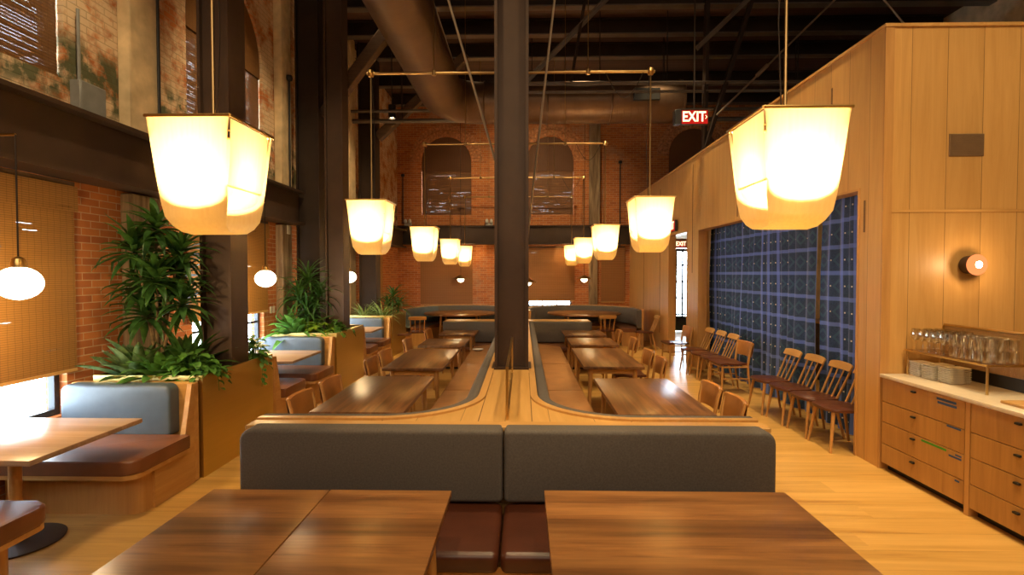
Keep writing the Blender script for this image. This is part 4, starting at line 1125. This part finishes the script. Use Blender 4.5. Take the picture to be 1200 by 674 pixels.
MB().lathe([(0, .146), (.012, .145), (.022, .139), (.020, .135), (0, .135)], n=20, mat=RX3).build('bulb', 'bulb', t)
light('sconce_light', 'POINT', (4.235, 4.86, 1.965), 4, (1, .66, .35), shadow_soft_size=.05)
t = thing('ceiling_spotlight', 'small black cylinder spotlight hanging near the far end of the left wall', 'spotlight', (-3.05, 12.35, 5.50))
MB().lathe([(.085, 0), (.085, .30), (.02, .32), (0, .32), (0, .31), (.07, .29), (.07, 0)], n=20).build('housing', 'black', t)
MB().lathe([(0, .03), (.068, .03), (.068, .034), (0, .034)], n=20).build('lens', 'spot_face', t)
MB().cyl((0, 0, .31), (0, 0, 1.85), .012, n=8).build('stem', 'black', t)

# ------------------------------------------------------------------ signs and wall fittings
def sign_text(txt, size, parent, loc, rot, mat, name='lettering'):
    c = bpy.data.curves.new(name, 'FONT'); c.body = txt; c.size = size; c.align_x = 'CENTER'; c.align_y = 'CENTER'; c.extrude = .003; c.offset = size * .02
    o = bpy.data.objects.new(name, c); COL.objects.link(o)
    me = bpy.data.meshes.new_from_object(o.evaluated_get(bpy.context.evaluated_depsgraph_get()))
    bpy.data.objects.remove(o)
    me.materials.clear(); me.materials.append(M[mat])
    o = bpy.data.objects.new(name, me); COL.objects.link(o); o.parent = parent; o.location = loc; o.rotation_euler = rot
    return o
def exit_sign(x, y, z, w, h, label, stem=None, arrow=True, rz=0.0):
    t = thing('exit_sign', label, 'exit sign', (x, y, z), rz, group='red exit signs')
    MB().box(-w / 2, w / 2, -.03, .03, 0, h, .006, 1).build('housing', 'black', t)
    MB().box(-w / 2 + .008, w / 2 - .008, -.036, -.030, .008, h - .008).build('face', 'exit_red', t, smooth=False)
    sign_text('EXIT', h * .86, t, (-.03 * w if arrow else 0, -.038, h * .5), (PI / 2, 0, 0), 'exit_letter').scale = (.92, 1.12, 1)
    if arrow:
        a = w * .39
        mb = MB(); mb.tube([(a, -.039, h * .62), (a + .022, -.039, h * .5), (a, -.039, h * .38)], .0045, 6); mb.build('chevron', 'exit_letter', t)
    if stem: MB().cyl((0, 0, h), (0, 0, stem - z), .012, n=8).build('stem', 'steel_dark', t); MB().box(-w / 2 - .05, w / 2 + .06, -.035, .035, h, h + .018).build('canopy', 'steel_dark', t, smooth=False)
    return t
t = exit_sign(2.385, 7.5, 3.96, .375, .20, 'lit red exit sign hanging under the roof above the panelled wall', 7.35)
MB().box(-.28, -.195, -.06, .06, .0, .20, .006, 1).build('battery_case', 'black', t)
t = exit_sign(3.39, 12.08, 2.83, .50, .25, 'small red exit sign on the panelled wall over the corridor opening', None, False, -PI / 2)
MB().box(-.06, .06, .03, .055, .06, .19).build('wall_bracket', 'black', t, smooth=False)
exit_sign(5.05, 17.10, 2.74, .32, .20, 'red exit sign right above the glass door at the end of the corridor', None, False)
t = thing('wall_vent', 'bronze rectangular air vent high on the oak panelled wall', 'vent', (4.215, 5.16, 3.0))
MB().box(-.163, .163, -.012, 0, 0, .212, .003, 1).build('frame', 'vent', t, smooth=False)
mb = MB()
for k in range(14): mb.box(-.155, .155, -.017, -.012, .010 + k * .0142, .018 + k * .0142)
mb.build('louvres', 'vent', t, smooth=False)
t = thing('junction_box', 'grey steel junction box on the painted brick above the left beam', 'electrical box', (-4.1, 4.89, 3.29))
MB().box(0, .10, -.15, .15, 0, .35, .006, 1).build('box', 'grey_box', t); MB().box(.10, .106, -.14, .14, .01, .34, .003, 1).build('cover', 'grey_box', t)
mb = MB(); mb.cyl((.05, -.1, .35), (.05, -.1, 1.0), .014, n=8); mb.build('conduit', 'grey_box', t)
for x, y, z0, z1, lb in ((-3.935, 5.69, 3.29, 7.3, 'thin black conduit down the nearest cream post of the left wall'), (-3.935, 8.90, 3.29, 5.2, 'thin black conduit with a round cap on the second cream post'), (3.12, 17.17, 2.4, 5.5, 'thin black conduit with a round cap on the end wall right of the timber post'), (-3.9, 17.15, 3.5, 5.1, 'thin black conduit with a round cap in the left corner of the end wall')):
    t = thing('conduit', lb, 'conduit', (x, y, z0))
    MB().cyl((0, 0, 0), (0, 0, z1 - z0), .016, n=8).build('pipe', 'black', t)
    MB().lathe([(0, 0), (.05, .01), (.06, .05), (.05, .09), (0, .1)], (0, 0, z1 - z0 - .08), 12).build('cap', 'black', t)
for x, s in ((-3.74, 'left of the left arch'), (-1.10, 'right of the left arch')):
    t = thing('emergency_light', 'white twin emergency light on the brick end wall, ' + s, 'emergency light', (x, 17.2, 3.432))
    MB().box(-.12, .12, -.05, 0, 0, .10, .008, 1).build('case', 'white_plastic', t)
    for q in (-.07, .07): MB().lathe([(0, 0), (.05, .0), (.055, .06), (.03, .12), (0, .12)], (q, -.09, .10), 14).build('lamp_head', 'white_plastic', t)
tag(MB().box(-3.97, -3.945, 8.82, 8.92, 2.55, 2.70, .006, 1).build('thermostat', 'white_plastic'), 'small white box on the timber post under the steel beam', 'thermostat')
for y, lb in ((8.50, 'left one of two pale wall sockets beside the second window'), (8.60, 'right one of two pale wall sockets beside the second window')):
    t = tag(MB().box(-4.1, -4.09, y - .035, y + .035, 1.24, 1.35, .003, 1).build('wall_socket', 'white_plastic'), lb, 'socket', 'pale wall sockets')

# ------------------------------------------------------------------ blue curtains
def curtain(y0, y1, amp, label, ph):
    t = thing('curtain', label, 'curtain', (3.82, (y0 + y1) / 2, 0), group='blue curtains in the panelled opening')
    n = int((y1 - y0) / .028); m = 14; g = []; U_ = []; u = 0; prev = None
    for i in range(n + 1):
        y = y0 + (y1 - y0) * i / n
        f = math.sin(y * 27 + ph + 1.1 * math.sin(y * 3.1)) * .62 + math.sin(y * 9.7 + 1 + ph) * .38 + math.sin(y * 51) * .10
        x = 3.82 + amp * f
        if prev: u += math.hypot(x - prev[0], y - prev[1])
        prev = (x, y); U_.append(u)
        row = []
        for j in range(m + 1):
            z = .02 + 2.80 * j / m; q = 1 - .35 * (z / 2.8)
            row.append((3.82 + amp * f * q + .012 * math.sin(z * 2.1 + y * 3), y + .02 * math.sin(z * 1.6 + y * 2.2) * (1 - z / 2.9), z))
        g.append(row)
    mb = MB(); mb.sheet(g, .003, uv=lambda i, j: (U_[i], .02 + 2.8 * j / m)); mb.build('cloth', 'curtain', t, True, sharp=80)
    mb = MB(); mb.tube([(3.82, y0 + .01, 2.84), (3.82, y1 - .01, 2.84)], .014, 8); mb.build('rail', 'steel_dark', t, True)
    for q in (.08, .5, .92): MB().cyl((3.82, y0 + (y1 - y0) * q, 2.85), (3.82, y0 + (y1 - y0) * q, 2.999), .010, n=8).build('rail_bracket', 'steel_dark', t, True)
curtain(5.36, 6.83, .055, 'near blue checked curtain beside the panelled corner, the narrower of the two', .4)
curtain(6.98, 10.80, .060, 'wide far blue checked curtain behind the row of chairs', 0)
t = thing('sideboard', 'brown cabinet glimpsed through the gap between the curtains', 'cabinet', (5.42, 10.0, 0))
MB().box(-.2, .17, -.75, .75, .06, 1.0, .006, 1).build('body', 'dark_timber', t); MB().box(-.22, .17, -.77, .77, 1.0, 1.03, .006, 1).build('top', 'brass', t)
for k in range(3): MB().box(-.212, -.20, -.73 + k * .49, -.26 + k * .49, .08, .98).build('door', 'dark_timber', t, smooth=False)
MB().box(-.17, .15, -.7, .7, 0, .06).build('plinth', 'black', t)

# ------------------------------------------------------------------ service counter
def drawer_unit(y0, y1, hy, label, tapes):
    t = thing('drawer_cabinet', label, 'cabinet', (3.447, (y0 + y1) / 2, 0), group='oak drawer cabinets of the service counter')
    MB().box(3.469, 4.05, y0, y1, .065, .888).build('carcass', 'oak_z', t, True, smooth=False)
    MB().box(3.52, 4.03, y0, y1, 0, .065).build('toe_kick', 'black', t, True, smooth=False)
    zs = [.068, .257, .465, .66, .884]
    for k in range(4):
        d = MB().box(3.449, 3.468, y0 + .004, y1 - .004, zs[k] + .003, zs[k + 1] - .003, .0015, 1).build('drawer', 'oak_drawer', t, True, smooth=False)
        z = zs[k + 1] - .045
        MB().box(3.425, 3.449, hy - .022, hy + .022, z - .008, z + .008, .003, 1).build('pull', 'pull_black', d, True)
        for kk, a, b, z0, z1, c in tapes:
            if kk == k: MB().box(3.4478, 3.449, a, b, z0, z1).build('tape_label', c, d, True, smooth=False)
    return t
drawer_unit(4.175, 5.13, 4.71, 'oak drawer cabinet with blue and green tape strips, next to the panelled wall',
            [(3, 4.26, 4.46, .835, .855, 'tape_blue'), (3, 4.255, 4.45, .805, .825, 'tape_blue'), (2, 4.21, 4.35, .640, .655, 'tape_blue'), (1, 4.35, 4.62, .432, .450, 'tape_green'), (1, 4.20, 4.325, .405, .420, 'tape_blue'), (1, 4.20, 4.26, .430, .442, 'tape_blue'), (0, 4.215, 4.26, .225, .240, 'tape_blue')])
tag(MB().box(3.449, 4.05, 4.128, 4.170, 0, .888).build('cabinet_stile', 'oak_z', smooth=False), 'narrow upright oak strip between the two drawer cabinets', 'panel')
drawer_unit(3.02, 4.123, 3.72, 'oak drawer cabinet without tape at the right edge of the photo', [])
t = thing('worktop', 'cream stone worktop on the oak drawer cabinets', 'worktop', (3.74, 4.0, .888))
MB().box(3.425, 4.06, 3.0, 5.135, .889, .922, .004, 2).build('slab', 'stone', t, True)
t = thing('serving_board', 'brown wooden board lying on the stone worktop at the right edge', 'board', (3.74, 3.76, .922))
MB().box(-.20, .2, -.22, .22, .001, .022, .006, 2).build('board', 'oak_x', t); MB().tube([(-.06, -.17, .030), (-.05, -.19, .034), (.05, -.19, .034), (.06, -.17, .030), (.06, -.16, .024)], .006, 6).build('handle', 'brass', t)
t = thing('cane_screen', 'woven cane guard with brass rail behind the glass shelf', 'screen', (4.02, 4.2, .922))
MB().box(4.012, 4.016, 3.05, 5.12, 1.03, 1.385).build('cane_panel', 'woven_cane', t, True, smooth=False)
MB().box(4.010, 4.020, 3.05, 5.12, .923, 1.03).build('lower_board', 'black', t, True, smooth=False)
mb = MB(); mb.tube([(4.014, 5.125, 1.03), (4.014, 5.125, 1.38), (4.014, 5.11, 1.397), (4.014, 3.05, 1.397)], .012, 10); mb.build('top_rail', 'brass', t, True)
for y in (3.4, 4.15, 4.9): MB().cyl((4.03, y, .923), (4.03, y, 1.397), .008, n=8).build('post', 'brass', t, True)
t = thing('glass_shelf', 'brass legged shelf on the worktop carrying wine glasses and tumblers', 'shelf', (3.82, 4.67, .922))
mb = MB(); mb.box(3.65, 3.995, 4.22, 5.125, 1.150, 1.160, .002, 1); mb.build('shelf_plate', 'amber_glass', t, True)
mb = MB(); mb.tube([(3.65, 5.12, 1.155), (3.65, 4.22, 1.155), (3.995, 4.22, 1.155)], .009, 8); mb.build('edge_rail', 'brass', t, True)
for x, y in ((3.665, 4.235), (3.98, 4.235), (3.665, 5.10), (3.98, 5.10)):
    MB().cyl((x, y, .923), (x, y, 1.15), .010, n=10).build('leg', 'brass', t, True)
def wine_glass():
    t = thing('wine_glass', '', 'glass')
    MB().lathe([(0, .092), (.022, .098), (.038, .125), (.041, .15), (.034, .205), (.0325, .205), (.0395, .15), (.036, .126), (.02, .101), (0, .096)], n=20).build('bowl', 'clear_glass', t)
    MB().lathe([(0, .004), (.0045, .006), (.0035, .03), (.0035, .08), (.006, .092), (0, .094)], n=10).build('stem', 'clear_glass', t)
    MB().lathe([(0, 0), (.034, 0), (.035, .0025), (.010, .005), (0, .006)], n=20).build('foot', 'clear_glass', t)
    return t
W0 = wine_glass(); k_ = 0
ordn = ['first', 'second', 'third', 'fourth', 'fifth', 'sixth', 'seventh', 'eighth']
rown = ['in the front shelf row', 'in the middle shelf row', 'in the row against the cane screen']
for r in range(3):
    for q in range(5):
        o = W0 if k_ == 0 else ctree(W0); k_ += 1
        o.location = (3.705 + r * .105, 5.06 - q * .083 - R.uniform(0, .01), 1.161)
        tag(o, 'stemmed wine glass %s, %s from the panelled wall' % (rown[r], ordn[q]), group='wine glasses on the brass shelf')
def tumbler():
    return tag(MB().lathe([(0, 0), (.029, 0), (.031, .004), (.037, .095), (.0355, .095), (.0292, .010), (0, .009)], n=20).build('tumbler', 'clear_glass'), '', 'glass')
T0 = tumbler(); k_ = 0
for r in range(3):
    for q in range(5):
        for z in range(2):
            if k_ == 0: o = T0
            else: o = T0.copy(); COL.objects.link(o)
            k_ += 1
            o.location = (3.71 + r * .105, 4.625 - q * .083, 1.161 + z * .0965)
            tag(o, '%s stacked tumbler %s, %s after the wine glasses' % ('upper' if z else 'lower', rown[r], ordn[q]), group='stacked tumblers on the brass shelf')
def plate():
    mb = MB(); q = .075; r = .02
    def ring(k, z):
        pts = []
        for cx, cy, a0 in ((q - r, -q + r, -PI / 2), (q - r, q - r, 0), (-q + r, q - r, PI / 2), (-q + r, -q + r, PI)):
            for i in range(4):
                a = a0 + PI / 2 * i / 3; pts.append(((cx + r * math.cos(a)) * k, (cy + r * math.sin(a)) * k, z))
        return [mb.bm.verts.new(p) for p in pts]
    rs = [ring(.80, 0), ring(.86, .003), ring(1.0, .0125), ring(1.0, .0145), ring(.84, .007), ring(.6, .0062)]
    for a, b in zip(rs, rs[1:]):
        for k in range(16): mb.bm.faces.new((a[k], a[(k + 1) % 16], b[(k + 1) % 16], b[k]))
    mb.bm.faces.new(rs[0][::-1]); mb.bm.faces.new(rs[-1])
    return tag(mb.build('square_plate', 'porcelain'), '', 'plate')
P0 = plate(); k_ = 0
for nm, x, y in (('stack next to the panelled wall', 3.745, 5.035), ('middle front stack under the shelf', 3.745, 4.875), ('front stack nearest the room', 3.76, 4.70), ('back stack beside the cane screen', 3.825, 4.72), ('back stack behind the middle front stack', 3.825, 4.90)):
    for k in range(9):
        if k_ == 0: o = P0
        else: o = P0.copy(); COL.objects.link(o)
        k_ += 1
        o.location = (x + R.uniform(-.002, .002), y + R.uniform(-.002, .002), .923 + k * .0146); o.rotation_euler = (0, 0, R.uniform(-.03, .03))
        tag(o, 'cream square plate, %s in the %s' % ('lowest' if k == 0 else 'topmost' if k == 8 else ordn[k] + ' from below', nm), group='cream plates under the brass shelf')
t = thing('small_dish', 'small white dish lying on the left banquette seat at its far end', 'dish', (-.83, 9.72, .466))
MB().lathe([(0, 0), (.05, 0), (.10, .022), (.10, .026), (.05, .006), (0, .005)], n=24).build('dish', 'porcelain', t); MB().lathe([(.04, -.0), (.045, 0), (.045, .006), (.04, .006)], n=16).build('foot_ring', 'porcelain', t)

# ------------------------------------------------------------------ light and camera
w = bpy.data.worlds.new('World'); SC.world = w; w.use_nodes = True
bg = w.node_tree.nodes['Background']; bg.inputs[0].default_value = (.78, .90, 1.0, 1); bg.inputs[1].default_value = 13.0
WL = (1, .74, .40)
for y in (1.2, 4.6, 8.1, 11.6):
    for x in (-1.3, 1.3):
        light('track_spot', 'SPOT', (x, y, 6.95), 260, WL, spot_size=math.radians(75), spot_blend=.7, shadow_soft_size=.12, target=(x * .9, y + .6, 0))
for y in (3.0, 6.5, 10.0):
    light('aisle_fill_spot', 'SPOT', (2.75, y, 6.95), 340, WL, spot_size=math.radians(60), spot_blend=.7, shadow_soft_size=.12, target=(2.9, y + .4, 0))  # unseen spots added to brighten the curtain and the right aisle floor
    light('aisle_fill_spot', 'SPOT', (-2.45, y - .8, 6.95), 200, WL, spot_size=math.radians(34), spot_blend=.8, shadow_soft_size=.12, target=(-2.45, y + .6, 0))  # more added spots, brightening the floor strip beside the planters
    light('wall_spot', 'SPOT', (-2.0, y, 6.9), 300, WL, spot_size=math.radians(60), spot_blend=.8, shadow_soft_size=.12, target=(-4.0, y + 1.2, 3.2))
light('panel_spot', 'SPOT', (3.2, .8, 6.6), 400, WL, spot_size=math.radians(62), spot_blend=.8, shadow_soft_size=.2, target=(4.3, 5.1, 1.8))
light('end_wall_fill_spot', 'SPOT', (0, 12.6, 6.9), 430, WL, spot_size=math.radians(90), spot_blend=.9, shadow_soft_size=.2, target=(0, 17.2, 3.0))  # unseen spot added to lift the dark brick end wall
light('added_room_fill', 'AREA', (0, -2.5, 5.0), 100, (1, .80, .54), shape='RECTANGLE', size=7, size_y=2.5, target=(0, 5, 1.0))  # added fill panel behind the camera, stands for no fitting
light('added_lounge_fill', 'POINT', (4.6, 8.0, 2.6), 20, WL, shadow_soft_size=.1)  # dim fill added so the space behind the curtains is lit

cd = bpy.data.cameras.new('Camera'); cam = bpy.data.objects.new('Camera', cd); COL.objects.link(cam)
cd.sensor_width = 36.0; cd.lens = 620.0 / 1200.0 * 36.0; cd.clip_start = .05
yaw = math.atan(13 / 620.0); pit = math.atan(16 / math.hypot(620.0, 13))
cam.location = (0, 0, 1.88); cam.rotation_euler = (PI / 2 - pit, 0, yaw)
SC.camera = cam
vs = SC.view_settings
vs.view_transform = 'Standard'; vs.look = 'None'; vs.gamma = 1; vs.exposure = 0.93; vs.use_curve_mapping = False
SC.cycles.use_denoising = True
SC.cycles.max_bounces = 8; SC.cycles.transparent_max_bounces = 24
SC.cycles.sample_clamp_indirect = 6.0
